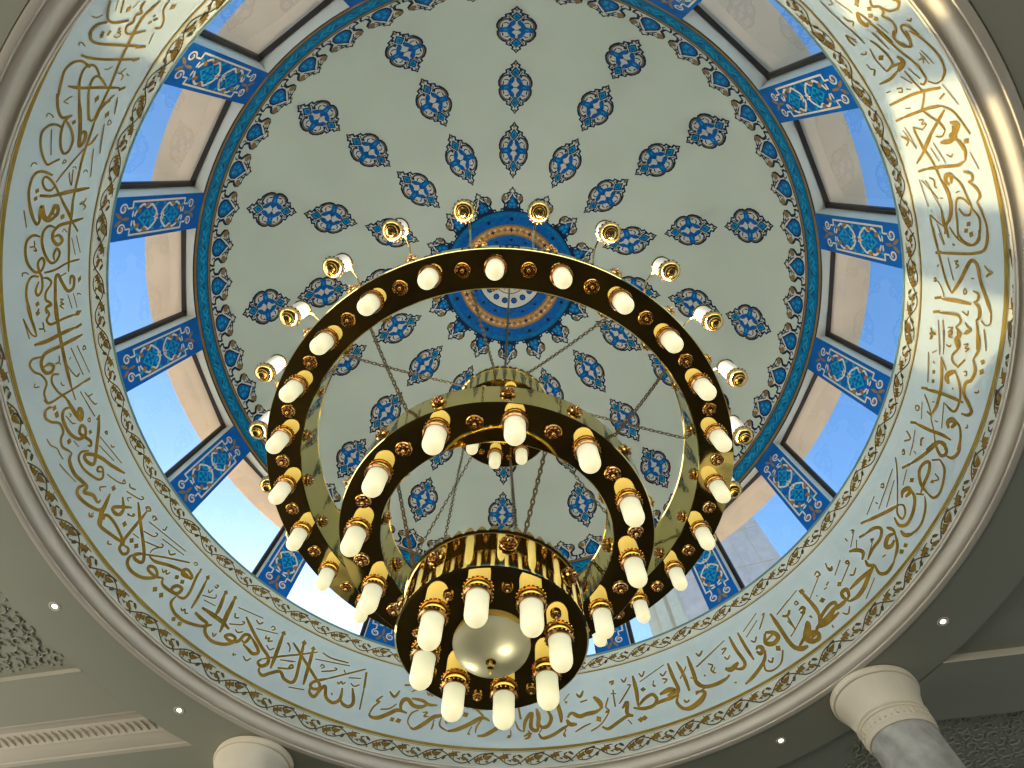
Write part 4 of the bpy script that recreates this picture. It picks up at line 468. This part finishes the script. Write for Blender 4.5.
def floral(zc, amp, dphi0, flip):
    D = Draw(); n = 44; per = 360 / 44 * K
    for k in range(n):
        x0 = k * per
        f = lambda pts: [(x0 + x * per, zc + flip * y * amp) for x, y in pts]
        D.stroke(f([(.0, -.95), (.10, -.75), (.20, -.2), (.32, .55), (.45, .9), (.60, .75), (.72, .2), (.82, -.45), (.92, -.85), (1.0, -.95)]), .018, 'vine', 1, 1)
        D.stroke(f([(.02, .85), (.14, .8), (.24, .35), (.36, -.25), (.48, -.8), (.60, -.95), (.70, -.75)]), .015, 'vine', 1, .7)
        D.poly(starp(x0 + .16 * per, zc + flip * amp * .28, .078, .028, 6, .3), 'star', 4)
        D.poly(starp(x0 + .66 * per, zc - flip * amp * .22, .078, .028, 6, .1), 'star', 4)
        D.poly(f([(.29, .15), (.35, .0), (.39, -.45), (.35, -.7), (.31, -.4)]), 'vine', 2)
        D.poly(f([(.38, .6), (.52, .5), (.57, -.05), (.49, -.35), (.43, .05)]), 'star', 3)
        D.stroke(f([(.36, 1.0), (.48, .85), (.57, .35), (.49, .05)]), .026, 'vine', 2, .8)
        D.poly(f([(.79, .1), (.85, .2), (.91, .65), (.86, .8), (.81, .5)]), 'vine', 2)
        D.poly(f([(.84, -.35), (.95, -.55), (1.03, -.05), (.94, .15)]), 'star', 3)
        D.stroke(f([(.82, -.95), (.90, -.3), (.98, .3), (.92, .6)]), .024, 'vine', 2, .8)
        D.poly(f([(.44, -.75), (.54, -.55), (.49, -.3)]), 'vine', 2); D.poly(f([(.02, -.5), (.10, -.2), (.02, -.1)]), 'vine', 2)
    return D
D = floral(8.480, .100, 0, 1); D.lay_on(lambda x, y, o: bandp(x / K + 2.13, y, .004 + o), (), 'floral_border', wd)
D = floral(6.915, .090, 0, 1); D.lay_on(lambda x, y, o: bandp(x / K + 6.13, y, .004 + o), (), 'floral_border', wd)

# ring moulding under the band
mb = MB()
pr = [(6.1, 6.62), (5.40, 6.615), (5.385, 6.61), (5.372, 6.60), (5.366, 6.588), (5.372, 6.578), (5.400, 6.574), (5.400, 6.570), (5.372, 6.566), (5.368, 6.556), (5.374, 6.545), (5.410, 6.545), (5.410, 6.540)]
for i in range(9):   # hollow
    a = i / 8 * PI / 2; pr.append((5.398 + .046 * math.sin(a), 6.478 + .058 * math.cos(a)))
pr += [(5.446, 6.474), (5.475, 6.478), (5.475, 6.470), (5.434, 6.466)]
for i in range(9):   # round
    a = i / 8 * PI / 2; pr.append((5.494 - .062 * math.cos(a), 6.466 - .048 * math.sin(a)))
pr += [(5.515, 6.424), (5.515, 6.418), (5.490, 6.418), (5.492, 6.402), (5.505, 6.396), (5.56, 6.396), (5.56, 6.44), (6.1, 6.44)]
mb.lathe(pr, 'mould', 192)
tr1 = mb.build('trim_1'); tag(tr1, 'cream stepped ring moulding around the dome opening', 'moulding', kind='structure')

# ------------------------------------------------------------------ lower ceiling
mb = MB(); RA = 6.39; ZC = 6.41; CROT = rad(-11)
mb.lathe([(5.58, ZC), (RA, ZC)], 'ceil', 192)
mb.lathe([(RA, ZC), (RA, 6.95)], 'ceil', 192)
def region(y0, y1, sx, z, k, x1=13.5, n=24, zf=None):
    vs = []; fs = []
    for i in range(n + 1):
        y = y0 + (y1 - y0) * i / n; xa = math.sqrt(max(0, RA * RA - y * y)) if abs(y) < RA else 0
        zz = zf(y) if zf else z
        vs += [(sx * xa, y, zz), (sx * x1, y, zz)]
    for i in range(n): fs.append((2 * i, 2 * i + 1, 2 * i + 3, 2 * i + 2))
    mb.add(vs, fs, k)
def riser(y, z0, z1, sx, k):
    xa = math.sqrt(max(0, RA * RA - y * y)); mb.add([(sx * xa, y, z0), (sx * 13.5, y, z0), (sx * 13.5, y, z1), (sx * xa, y, z1)], [(0, 1, 2, 3)], k)
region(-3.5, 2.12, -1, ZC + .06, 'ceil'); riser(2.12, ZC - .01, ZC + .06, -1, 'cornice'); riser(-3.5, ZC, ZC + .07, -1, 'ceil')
region(2.12, 3.07, -1, 0, 'ceil_lit', zf=lambda y: ZC - .005 + (y - 2.12) * .11)
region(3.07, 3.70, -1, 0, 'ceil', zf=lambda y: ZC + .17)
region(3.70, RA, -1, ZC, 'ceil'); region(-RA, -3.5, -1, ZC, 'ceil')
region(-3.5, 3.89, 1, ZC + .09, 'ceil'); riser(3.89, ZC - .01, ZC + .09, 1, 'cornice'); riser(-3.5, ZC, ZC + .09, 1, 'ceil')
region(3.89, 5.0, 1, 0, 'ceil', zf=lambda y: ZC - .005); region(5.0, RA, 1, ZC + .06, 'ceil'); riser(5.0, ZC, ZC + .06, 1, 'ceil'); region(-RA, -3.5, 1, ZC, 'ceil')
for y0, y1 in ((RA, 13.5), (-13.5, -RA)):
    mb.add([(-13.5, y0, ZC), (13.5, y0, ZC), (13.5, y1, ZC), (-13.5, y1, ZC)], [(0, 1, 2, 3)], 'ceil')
ce = mb.build('ceiling'); ce.rotation_euler.z = CROT; tag(ce, 'dim grey plaster ceiling around the dome with recessed panels', 'ceiling', kind='structure')
# carved arabesque relief in the two panels
def relief(x0, x1, y0, y1, z, cond, seed):
    r_ = random.Random(seed); m_ = MB(); g_ = .19
    gx = int((x1 - x0) / g_); gy = int((y1 - y0) / g_)
    for i in range(gx):
        for j in range(gy):
            cx = x0 + (i + .5 + (j % 2) * .5) * g_; cy = y0 + (j + .5) * g_
            if not cond(cx, cy): continue
            a = r_.random() * 6.28; d = 1 if r_.random() > .5 else -1
            m_.tube([(cx + (.10 - u * .015) * math.cos(a + d * u), cy + (.10 - u * .015) * math.sin(a + d * u), z - .006) for u in [q * .6 for q in range(10)]], [.014 - .0005 * q for q in range(10)], 'ceil', 6)
            for u in (.4, 2.2, 4.0):
                px, py = cx + .10 * math.cos(a + d * u), cy + .10 * math.sin(a + d * u)
                m_.ball((px, py, z - .005), .020, 'ceil', 6, 4, .6)
    return m_
relief(-10, -4, -1.2, 2.05, ZC + .06, lambda x, y: math.hypot(x, y) > RA + .13 and y < 1.97, 3).build('arabesque_relief', ce)
relief(4, 10, 5.05, 8, ZC + .06, lambda x, y: math.hypot(x, y) > RA + .1 and 5.1 < y < 6.3, 5).build('arabesque_relief', ce)
# cornice with rope carving on the left
mb = MB(); xs = -13.5
prf = [(3.02, ZC + .13), (3.04, ZC + .1), (3.10, ZC + .1), (3.13, ZC + .125), (3.22, ZC + .14), (3.26, ZC + .14), (3.28, ZC + .12), (3.44, ZC + .08), (3.46, ZC + .06), (3.52, ZC + .055), (3.60, ZC + .02), (3.68, ZC + .015), (3.70, ZC + .0), (3.76, ZC - .004), (3.76, ZC + .02)]
vs = []
for y, z in prf: vs += [(xs, y, z), (-math.sqrt(RA * RA - y * y), y, z)]
mb.add(vs, [(2 * i, 2 * i + 1, 2 * i + 3, 2 * i + 2) for i in range(len(prf) - 1)], 'cornice')
x = -12.5
while x < -5.5:
    mb.tube([(x, 3.29, ZC + .11), (x + .06, 3.35, ZC + .088), (x + .10, 3.44, ZC + .075)], [.006, .015, .008], 'cornice', 6); x += .115
co = mb.build('trim_2'); co.rotation_euler.z = CROT; tag(co, 'cream cornice with twisted rope carving at lower left corner', 'cornice', kind='structure')

# downlights
def downlight(phi, lab):
    e = empty('recessed_downlight', (5.91 * math.cos(rad(phi)), 5.91 * math.sin(rad(phi)), ZC))
    a = MB(); a.lathe([(.070, .03), (.050, .0), (.053, -.006), (.070, -.006), (.075, 0)], 'mould', 24); a.build('trim_ring', e)
    b_ = MB(); b_.lathe([(.001, .0), (.03, -.002), (.045, .004)], 'spot', 20); b_.build('lens', e)
    tag(e, lab, 'ceiling light', 'recessed ceiling downlights')
downlight(158.9, 'small lit round downlight at far left, above the carved ceiling panel')
downlight(137.9, 'small lit round downlight above the left column and the rope cornice')
downlight(48.0, 'small lit round downlight left of the right-hand column')
downlight(21.4, 'small lit round downlight at far right, above the right-hand column')

# columns
def column(x, y, lab, r=.395):
    e = empty('column', (x, y, 0)); H = lambda z: z - 7.3 + ZC
    a = MB(); a.lathe([(r + .12, 0), (r + .12, .18), (r + .05, .24), (r + .02, .3)], 'capital', 48); a.build('base', e)
    a = MB(); a.lathe([(r + .01, .3), (r, 1), (r, H(6.72))], 'marble', 48); a.build('shaft', e)
    a = MB(); a.lathe([(q[0], H(7.3 - (7.3 - q[1]) * .78)) for q in [(r, 6.50), (r + .02, 6.50), (r + .03, 6.54), (r + .025, 6.56), (r + .03, 6.58), (r + .03, 6.70), (r + .045, 6.71), (r + .045, 6.73), (r + .03, 6.745), (r + .05, 6.76), (r + .055, 6.78), (r + .04, 6.80), (r + .05, 6.88), (r + .08, 7.0), (r + .11, 7.10), (r + .132, 7.175), (r + .134, 7.185), (r + .158, 7.19), (r + .168, 7.215), (r + .164, 7.245), (r + .165, 7.25), (r + .165, 7.285), (r + .10, 7.30)]], 'capital', 64)
    for i in range(36):
        rr = r + .032; a.box(rr, rr + .012, -.012, .012, H(6.755), H(6.825), 'capital', Matrix.Rotation(rad(i * 10), 4, 'Z'))
    a.build('capital', e)
    tag(e, lab, 'column')
    return e
column(4.98, 3.45, 'grey marble column with cream bell capital at lower right')
column(-3.52, 5.0, 'column with only its cream bell capital in view at bottom left')

# ------------------------------------------------------------------ hall and outdoors
mb = MB(); mb.add([(-13.5, -13.5, 0), (13.5, -13.5, 0), (13.5, 13.5, 0), (-13.5, 13.5, 0)], [(0, 1, 2, 3)], 'carpet')
tag(mb.build('floor'), 'dark brown carpeted hall floor', 'floor', kind='structure')
mb = MB(); mb.add([(-160, -160, -.15), (160, -160, -.15), (160, 160, -.15), (-160, 160, -.15)], [(0, 1, 2, 3)], 'ground')
tag(mb.build('ground'), 'sunlit paved ground outside the hall', 'ground', kind='structure')
for nm, a in (('wall_left', (-13.8, -13.5, -13.8, 13.5)), ('wall_right', (13.5, 13.8, -13.8, 13.5)), ('wall_front', (-13.5, 13.5, -13.8, -13.5))):
    mb = MB(); mb.box(*a, 0, .3, 'white'); mb.box(*a, 4.5, 7.0, 'white')  # band left open where the added fill lights sit
    lx = a[1] - a[0] > 1
    for q in (-13.35, -11.2, 11.2, 13.35):
        if lx: mb.box(q - .15, q + .15, a[2], a[3], .3, 4.5, 'white')
        else: mb.box(a[0], a[1], q - .15, q + .15, .3, 4.5, 'white')
    tag(mb.build(nm), 'plaster hall wall with a tall open band, %s side' % nm.split('_')[1], 'wall', kind='structure')
mb = MB(); mb.box(-13.5, 13.5, 13.5, 13.8, 0, 7.1, 'white'); tag(mb.build('wall_back'), 'plain plaster wall of the hall towards the sun', 'wall', kind='structure')
mb = MB()
mb.lathe([(6.16, 7.1), (13.2, 7.1)], 'roof', 96, smooth=False)
for x0, x1, y0, y1 in ((-13.8, 13.8, 9.3, 13.8), (-13.8, 13.8, -13.8, -9.3), (-13.8, -9.3, -9.3, 9.3), (9.3, 13.8, -9.3, 9.3)): mb.box(x0, x1, y0, y1, 7.0, 7.09, 'roof')
mb.lathe([(6.16, 8.6), (6.16, 7.1)], 'stone', 96)
tag(mb.build('roof'), 'sunlit flat roof terrace around the dome drum', 'roof', kind='structure')
mb = MB(); mb.lathe([(5.97, Z0 + .13), (6.59, 10.89), (6.63, 10.91), (6.63, 11.25), (6.02, 11.45)], 'eave', 192, smooth=False)
tag(mb.build('trim_3'), 'beige stone eave outside above the dome windows', 'eave', kind='structure')
def seen(b, d): return (0.11 + d * math.cos(rad(b)), -2.918 + d * math.sin(rad(b)))
p0, p1, p2 = seen(52.3, 26), seen(66.9, 25), seen(71.3, 24.6)
tw = empty('stone_tower', (p0[0], p0[1], 0)); ux = Vector((p2[0] - p0[0], p2[1] - p0[1], 0)); Lw = ux.length; ux.normalize(); uy = Vector((ux.y, -ux.x, 0)) * -1
if uy.y < 0: uy = -uy
T = Matrix((ux, uy, Vector((0, 0, 1)))).transposed().to_4x4()
a = MB(); a.box(0, Lw, 0, Lw, -.1, 46, 'stone', T)
for q in range(1, 6): a.box(Lw * .74 * q / 6 - .02, Lw * .74 * q / 6 + .02, -.03, 0, 0, 46, 'cream', T)
for z in range(2, 46, 3): a.box(0, Lw * .74, -.03, 0, z, z + .06, 'cream', T)
a.build('shaft_wall', tw)
a = MB()
for q in (.765, .86): a.box(Lw * q, Lw * (q + .07), -.35, 0, 0, 46, 'cream', T)
a.box(Lw * .75, Lw, -.12, 0, 0, 46, 'cream', T); a.build('corner_pilaster', tw)
a = MB(); a.box(-.5, Lw + .5, -.5, Lw + .5, 46, 47, 'cream', T); a.build('parapet', tw)
tag(tw, 'pale stone tower seen through the windows at lower right', 'tower')


# ------------------------------------------------------------------ chandelier
CH = empty('chandelier', (0, 0, 4.076)); CHZ = 4.076
tag(CH, 'huge tiered brass ring chandelier with frosted tube lamps hanging from the dome', 'chandelier')
def up(z): return z - CHZ
def ringtier(name, Ri, Ro, zb, zo, zi, th=.018):
    a = MB()
    a.lathe([(Ri, up(zb)), (Ro, up(zb))], 'goldp', 160, smooth=False)                                # bottom plate
    a.lathe([(Ro, up(zb)), (Ro + .006, up(zb) + .005), (Ro + .006, up(zb) + .012), (Ro, up(zb) + .017), (Ro, up(zo)), (Ro - .03, up(zo))], 'gold', 160)
    a.lathe([(Ri, up(zb)), (Ri - .008, up(zb) + .006), (Ri, up(zb) + .016), (Ri, up(zi) - .015), (Ri - .008, up(zi) - .006), (Ri + .004, up(zi)), (Ri + .02, up(zi)), (Ri + .02, up(zo)), (Ro - .03, up(zo))], 'gold', 160)
    return a.build(name, CH)
def beadtrim(name, parent, R, z, n, h=.035):
    a = MB()
    for i in range(n):
        T = Matrix.Rotation(2 * PI * i / n, 4, 'Z') @ Matrix.Translation((R, 0, up(z))); w = PI * R / n * .8
        a.add([T @ Vector(p) for p in ((-.006, -w, 0), (.008, -w, 0), (.008, w, 0), (-.006, w, 0), (.001, -w * .5, h * .8), (.001, 0, h * 1.15), (.001, w * .5, h * .8))], [(0, 1, 4), (1, 2, 6, 5, 4), (2, 3, 6), (3, 0, 4, 5, 6)], 'brass')
    return a.build(name, parent)
def rosette_mesh(r):
    a = MB(); a.lathe([(r * 1.05, 0), (r * 1.08, -.008), (r, -.016), (r * .86, -.012), (r * .8, -.006), (r * .3, -.004)], 'brass', 24)
    for i in range(8):
        an = 2 * PI * i / 8; a.ball((r * .62 * math.cos(an), r * .62 * math.sin(an), -.018), r * .26, 'copper', 8, 5)
    a.ball((0, 0, -.03), r * .30, 'brass', 10, 6, 1.3); return a
# prototypes
ros0 = rosette_mesh(.062).build('rosette', CH); ros_s = rosette_mesh(.034).build('small_rosette', CH)
def side_mesh(r=.06):
    a = rosette_mesh(r); a.v = [(-z, y, x) for x, y, z in a.v]; return a        # faces +X (outwards)
bo0 = side_mesh().build('side_boss', CH)
def lamp(r=.098, L=.33, name='tube_lamp'):
    e = empty(name); e.parent = CH
    a = MB(); pr = [(r, .0), (r, -(L - r))] + [(r * math.cos(rad(q)), -(L - r) - r * math.sin(rad(q))) for q in (15, 30, 45, 60, 75)] + [(.001, -L)]
    a.lathe(pr, 'tube', 28); a.build('glass_tube', e)
    a = MB(); R = r + .013
    a.lathe([(R * .93, .0), (R * 1.02, -.004), (R * 1.1, -.016), (R * 1.1, -.028), (R * 1.0, -.040), (R * .90, -.040), (R * .86, -.02)], 'copper', 28)
    for i in range(20):
        an = 2 * PI * i / 20; a.ball((R * 1.09 * math.cos(an), R * 1.09 * math.sin(an), -.022), .0075, 'brass', 6, 4)
    a.build('collar', e)
    return e
lp0 = lamp(.076, .265)
lp2 = lamp(.081, .27)
lp3 = lamp(.074, .25)
def ringput(proto, n, R, z, off, used, face=0, tree=False):
    for i in range(n):
        a = off + 360 / n * i; loc = (R * math.cos(rad(a)), R * math.sin(rad(a)), up(z))
        if not used[0]: o = proto; used[0] = True
        else: o = copytree(proto, CH)
        o.location = loc; o.rotation_euler = (0, 0, rad(a) + face)
u1, u2, u3, ur, us, ub = ([False] for _ in range(6))
# big ring
k1 = ringtier('outer_ring', 2.0, 2.332, 6.002, 6.225, 6.50)
beadtrim('crown_trim', k1, 2.006, 6.50, 190, .022)
ringput(lp0, 24, 2.178, 5.99, -1.23, u1); ringput(ros0, 24, 2.172, 6.0, 6.27, ur)
ringput(bo0, 24, 2.345, 6.13, -4.5, ub); ringput(bo0, 24, 1.99, 6.14, -2, ub, PI)
# middle ring
k2 = ringtier('middle_ring', .99, 1.325, 5.068, 5.395, 5.42)
beadtrim('crown_trim', k2, 1.318, 5.395, 120, .022)
ringput(lp2, 12, 1.17, 5.055, 6.67, u2); ringput(ros0, 12, 1.17, 5.066, 21.67, ur)
ringput(bo0, 15, 1.335, 5.24, -86.6, ub); ringput(bo0, 12, .98, 5.26, 7.5, ub, PI)
# lower and upper drums
def drumtier(name, R, zb, zt):
    a = MB(); a.lathe([(.001, up(zb)), (R, up(zb))], 'goldp', 96, smooth=False)
    a.lathe([(R, up(zb)), (R + .012, up(zb) + .008), (R + .012, up(zb) + .018), (R, up(zb) + .026), (R, up(zt) - .02), (R + .014, up(zt) - .01), (R + .008, up(zt)), (R - .03, up(zt)), (R - .03, up(zt) - .06), (R - .12, up(zt) - .08), (.03, up(zt) - .04)], 'gold', 96)
    return a.build(name, CH)
k3 = drumtier('lower_drum', .640, 4.076, 4.44); beadtrim('crown_trim', k3, .645, 4.44, 48, .045)
ringput(lp3, 8, .455, 4.065, -11, u3); ringput(ros_s, 8, .50, 4.074, 11.5, us); ringput(bo0, 8, .65, 4.30, 9, ub)
k0 = drumtier('upper_drum', .605, 7.35, 7.80); beadtrim('crown_trim', k0, .61, 7.80, 48, .05)
ringput(lp3, 8, .445, 7.34, 12, u3); ringput(ros_s, 8, .47, 7.348, 34.5, us)
a = MB(); a.lathe([(.30, up(7.74)), (.29, up(7.9)), (.25, up(7.94)), (.24, up(8.08)), (.20, up(8.13)), (.10, up(8.18)), (.05, up(8.26)), (.03, up(8.36))], 'gold', 48); hub = a.build('hub', CH)
a = MB(); a.tube([(0, 0, up(8.3)), (0, 0, up(17.5))], .022, 'chain', 10)
a.lathe([(.12, up(17.48)), (.10, up(17.36)), (.03, up(17.26))], 'brass', 24); a.build('ceiling_rod', CH)
# bowl
e = empty('glass_bowl', (0, 0, up(4.072))); e.parent = CH; e['label'] = 'frosted glass bowl under the lowest drum, lit from inside'
a = MB(); a.lathe([(.255, .0), (.262, -.008), (.258, -.02)] + [(.255 * math.cos(rad(q)), -.02 - .115 * math.sin(rad(q))) for q in range(6, 86, 8)] + [(.012, -.135)], 'bowl', 48); a.build('bowl_glass', e)
a = MB(); a.lathe([(.001, -.13), (.035, -.133), (.034, -.142), (.012, -.15), (.010, -.165), (.022, -.172), (.022, -.185), (.009, -.195), (.007, -.22), (.001, -.23)], 'brass', 20); a.build('finial', e)
a = MB()
for p in ((.085, -.075, -.080), (-.12, .07, -.072)): a.ball(p, .020, 'bulb', 10, 6)
a.build('bulb', e)
# candle lamps on arms round the big ring
e0 = empty('candle_lamp'); e0.parent = CH; e0['label'] = 'upright frosted candle lamp in a brass cup on a curved arm'
a = MB(); a.lathe([(.07, .0), (.07, .26), (.066, .27)], 'candle', 24); a.build('glass_tube', e0)
a = MB(); a.lathe([(.070, .03), (.082, .03), (.086, .0), (.080, -.03), (.066, -.045), (.050, -.05), (.046, -.06), (.036, -.062), (.034, -.09), (.018, -.10), (.001, -.105)], 'brass', 24)
for i in range(16):
    an = 2 * PI * i / 16; a.ball((.082 * math.cos(an), .082 * math.sin(an), .012), .012, 'copper', 6, 4)
a.build('cup', e0)
a = MB(); a.lathe([(.066, .262), (.078, .265), (.08, .275), (.074, .288), (.06, .29), (.001, .295)], 'brass', 24); a.build('cap', e0)
a = MB(); a.tube(cat3 if False else [(-.045, 0, .29), (-.10, 0, .31), (-.17, 0, .29), (-.23, 0, .20), (-.27, 0, .06), (-.285, 0, -.04)], .0085, 'brass', 8); a.build('arm', e0)
ringput(e0, 24, 2.62, 6.48, 7.25, [False])
for o_ in [c_ for c_ in CH.children if c_.name.startswith('candle_lamp')]: o_.scale = (1.18, 1.18, 1.18)
# added fill strip, unseen in the trough of the big ring, brightening the dome
a = MB(); a.lathe([(2.08, up(6.235)), (2.26, up(6.235)), (2.26, up(6.245)), (2.08, up(6.245))], 'strip', 96, closed=True); a.build('dome_fill_strip', CH)
# chains
def chain(p, q, r=.0055, lk=.062):
    P = Vector(p) - Vector((0, 0, CHZ)); Q = Vector(q) - Vector((0, 0, CHZ)); d = Q - P; L = d.length; t = d.normalized(); n_ = int(L / (lk * .74))
    u = t.cross(Vector((0, 0, 1))).normalized(); v = u.cross(t); a = MB(); sag = .02 * L if abs(t.z) < .9 else 0
    for i in range(n_):
        s_ = (i + .5) / n_; c = P + d * s_ - Vector((0, 0, sag * 4 * s_ * (1 - s_))); b_ = (u, v)[i % 2]
        a.tube([c + t * (lk * .5 * math.cos(g)) + b_ * (lk * .23 * math.sin(g)) for g in [2 * PI * w / 8 for w in range(8)]], r, 'chain', 4, closed=True)
    return a.build('chain', CH)
def pc(R, a, z): return (R * math.cos(rad(a)), R * math.sin(rad(a)), z)
for a_ in (-143, -99, -57, -9, 36, 126): chain(pc(.62, a_ - 3, 7.78), pc(1.99, a_, 6.48), .006, .07)
for p, q in ((-131, -125), (-33, -42), (48, 52), (138, 142)): chain(pc(1.99, p, 6.48), pc(1.31, q, 5.41), .007, .07)
for a_ in (-64, 26, 116, 206): chain(pc(.99, a_, 5.42), pc(.60, a_ - 6, 4.45), .007, .065)
chain(pc(.50, 78, 7.35), pc(.60, -75, 4.45), .005, .06); chain(pc(.50, 158, 7.35), pc(.60, 150, 4.45), .005, .06)


# ------------------------------------------------------------------ sky, sun, camera
W = bpy.data.worlds.new('World'); S.world = W; W.use_nodes = True; n = W.node_tree.nodes; l = W.node_tree.links
sk = n.new('ShaderNodeTexSky'); sk.sky_type = 'NISHITA'; sk.sun_disc = False; sk.sun_elevation = rad(18); sk.altitude = 200
sk.air_density = 1.1; sk.dust_density = 1.3; sk.ozone_density = 3
sk.sun_rotation = rad(-21.8)
bg = n['Background']; bg.inputs['Strength'].default_value = 0.48
hs = n.new('ShaderNodeHueSaturation'); hs.inputs['Saturation'].default_value = 1.14; l.new(sk.outputs[0], hs.inputs['Color']); l.new(hs.outputs[0], bg.inputs[0])
sd = bpy.data.lights.new('sun', 'SUN'); sd.energy = 5.6; sd.angle = rad(.9); sd.color = (1, .79, .42)
so = bpy.data.objects.new('sun', sd); COL.objects.link(so)
az, elv = rad(111.8), rad(14.0)   # towards the sun
dv = Vector((math.cos(az) * math.cos(elv), math.sin(az) * math.cos(elv), math.sin(elv)))
so.rotation_euler = dv.to_track_quat('Z', 'Y').to_euler(); so.location = dv * 60
# added area lights at the hall sides, out of view, brightening the ceiling
for nm, loc, pw_ in (('hall_fill_light', (-13.2, 0, 2.4), 1.0), ('hall_fill_light', (13.2, 0, 2.4), .12), ('hall_fill_light', (0, -13.2, 2.4), .7)):
    ld = bpy.data.lights.new(nm, 'AREA'); ld.shape = 'RECTANGLE'; ld.size = 22; ld.size_y = 4.2; ld.energy = 1000 * pw_; ld.color = (1, .93, .80)
    lo = bpy.data.objects.new(nm, ld); COL.objects.link(lo); lo.location = loc
    dirv = Vector((-loc[0], -loc[1], 0)).normalized(); lo.rotation_euler = (-dirv).to_track_quat('Z', 'Y').to_euler()

cd = bpy.data.cameras.new('camera'); cam = bpy.data.objects.new('camera', cd); COL.objects.link(cam)
cd.sensor_width = 36; cd.lens = 36 * 519.9886 / 1024.; cd.clip_end = 500; cd.clip_start = .05
th, ro = 0.3835852005674971, 0.015151941022302738
f = Vector((0, math.sin(th), math.cos(th))); upv = Vector((0, -math.cos(th), math.sin(th))); r = f.cross(upv)
c, s = math.cos(ro), math.sin(ro); r, upv = c * r + s * upv, -s * r + c * upv
cam.matrix_world = Matrix.Translation((0.1097, -2.9176, 1.5)) @ Matrix((r, upv, -f)).transposed().to_4x4()
S.camera = cam
S.view_settings.view_transform = 'Standard'; S.view_settings.look = 'None'; S.view_settings.exposure = 0.0; S.view_settings.gamma = 1
S.view_settings.use_curve_mapping = False
S.cycles.max_bounces = 8; S.cycles.transparent_max_bounces = 12; S.cycles.caustics_reflective = False; S.cycles.caustics_refractive = False
S.cycles.sample_clamp_indirect = 6; S.cycles.use_denoising = True
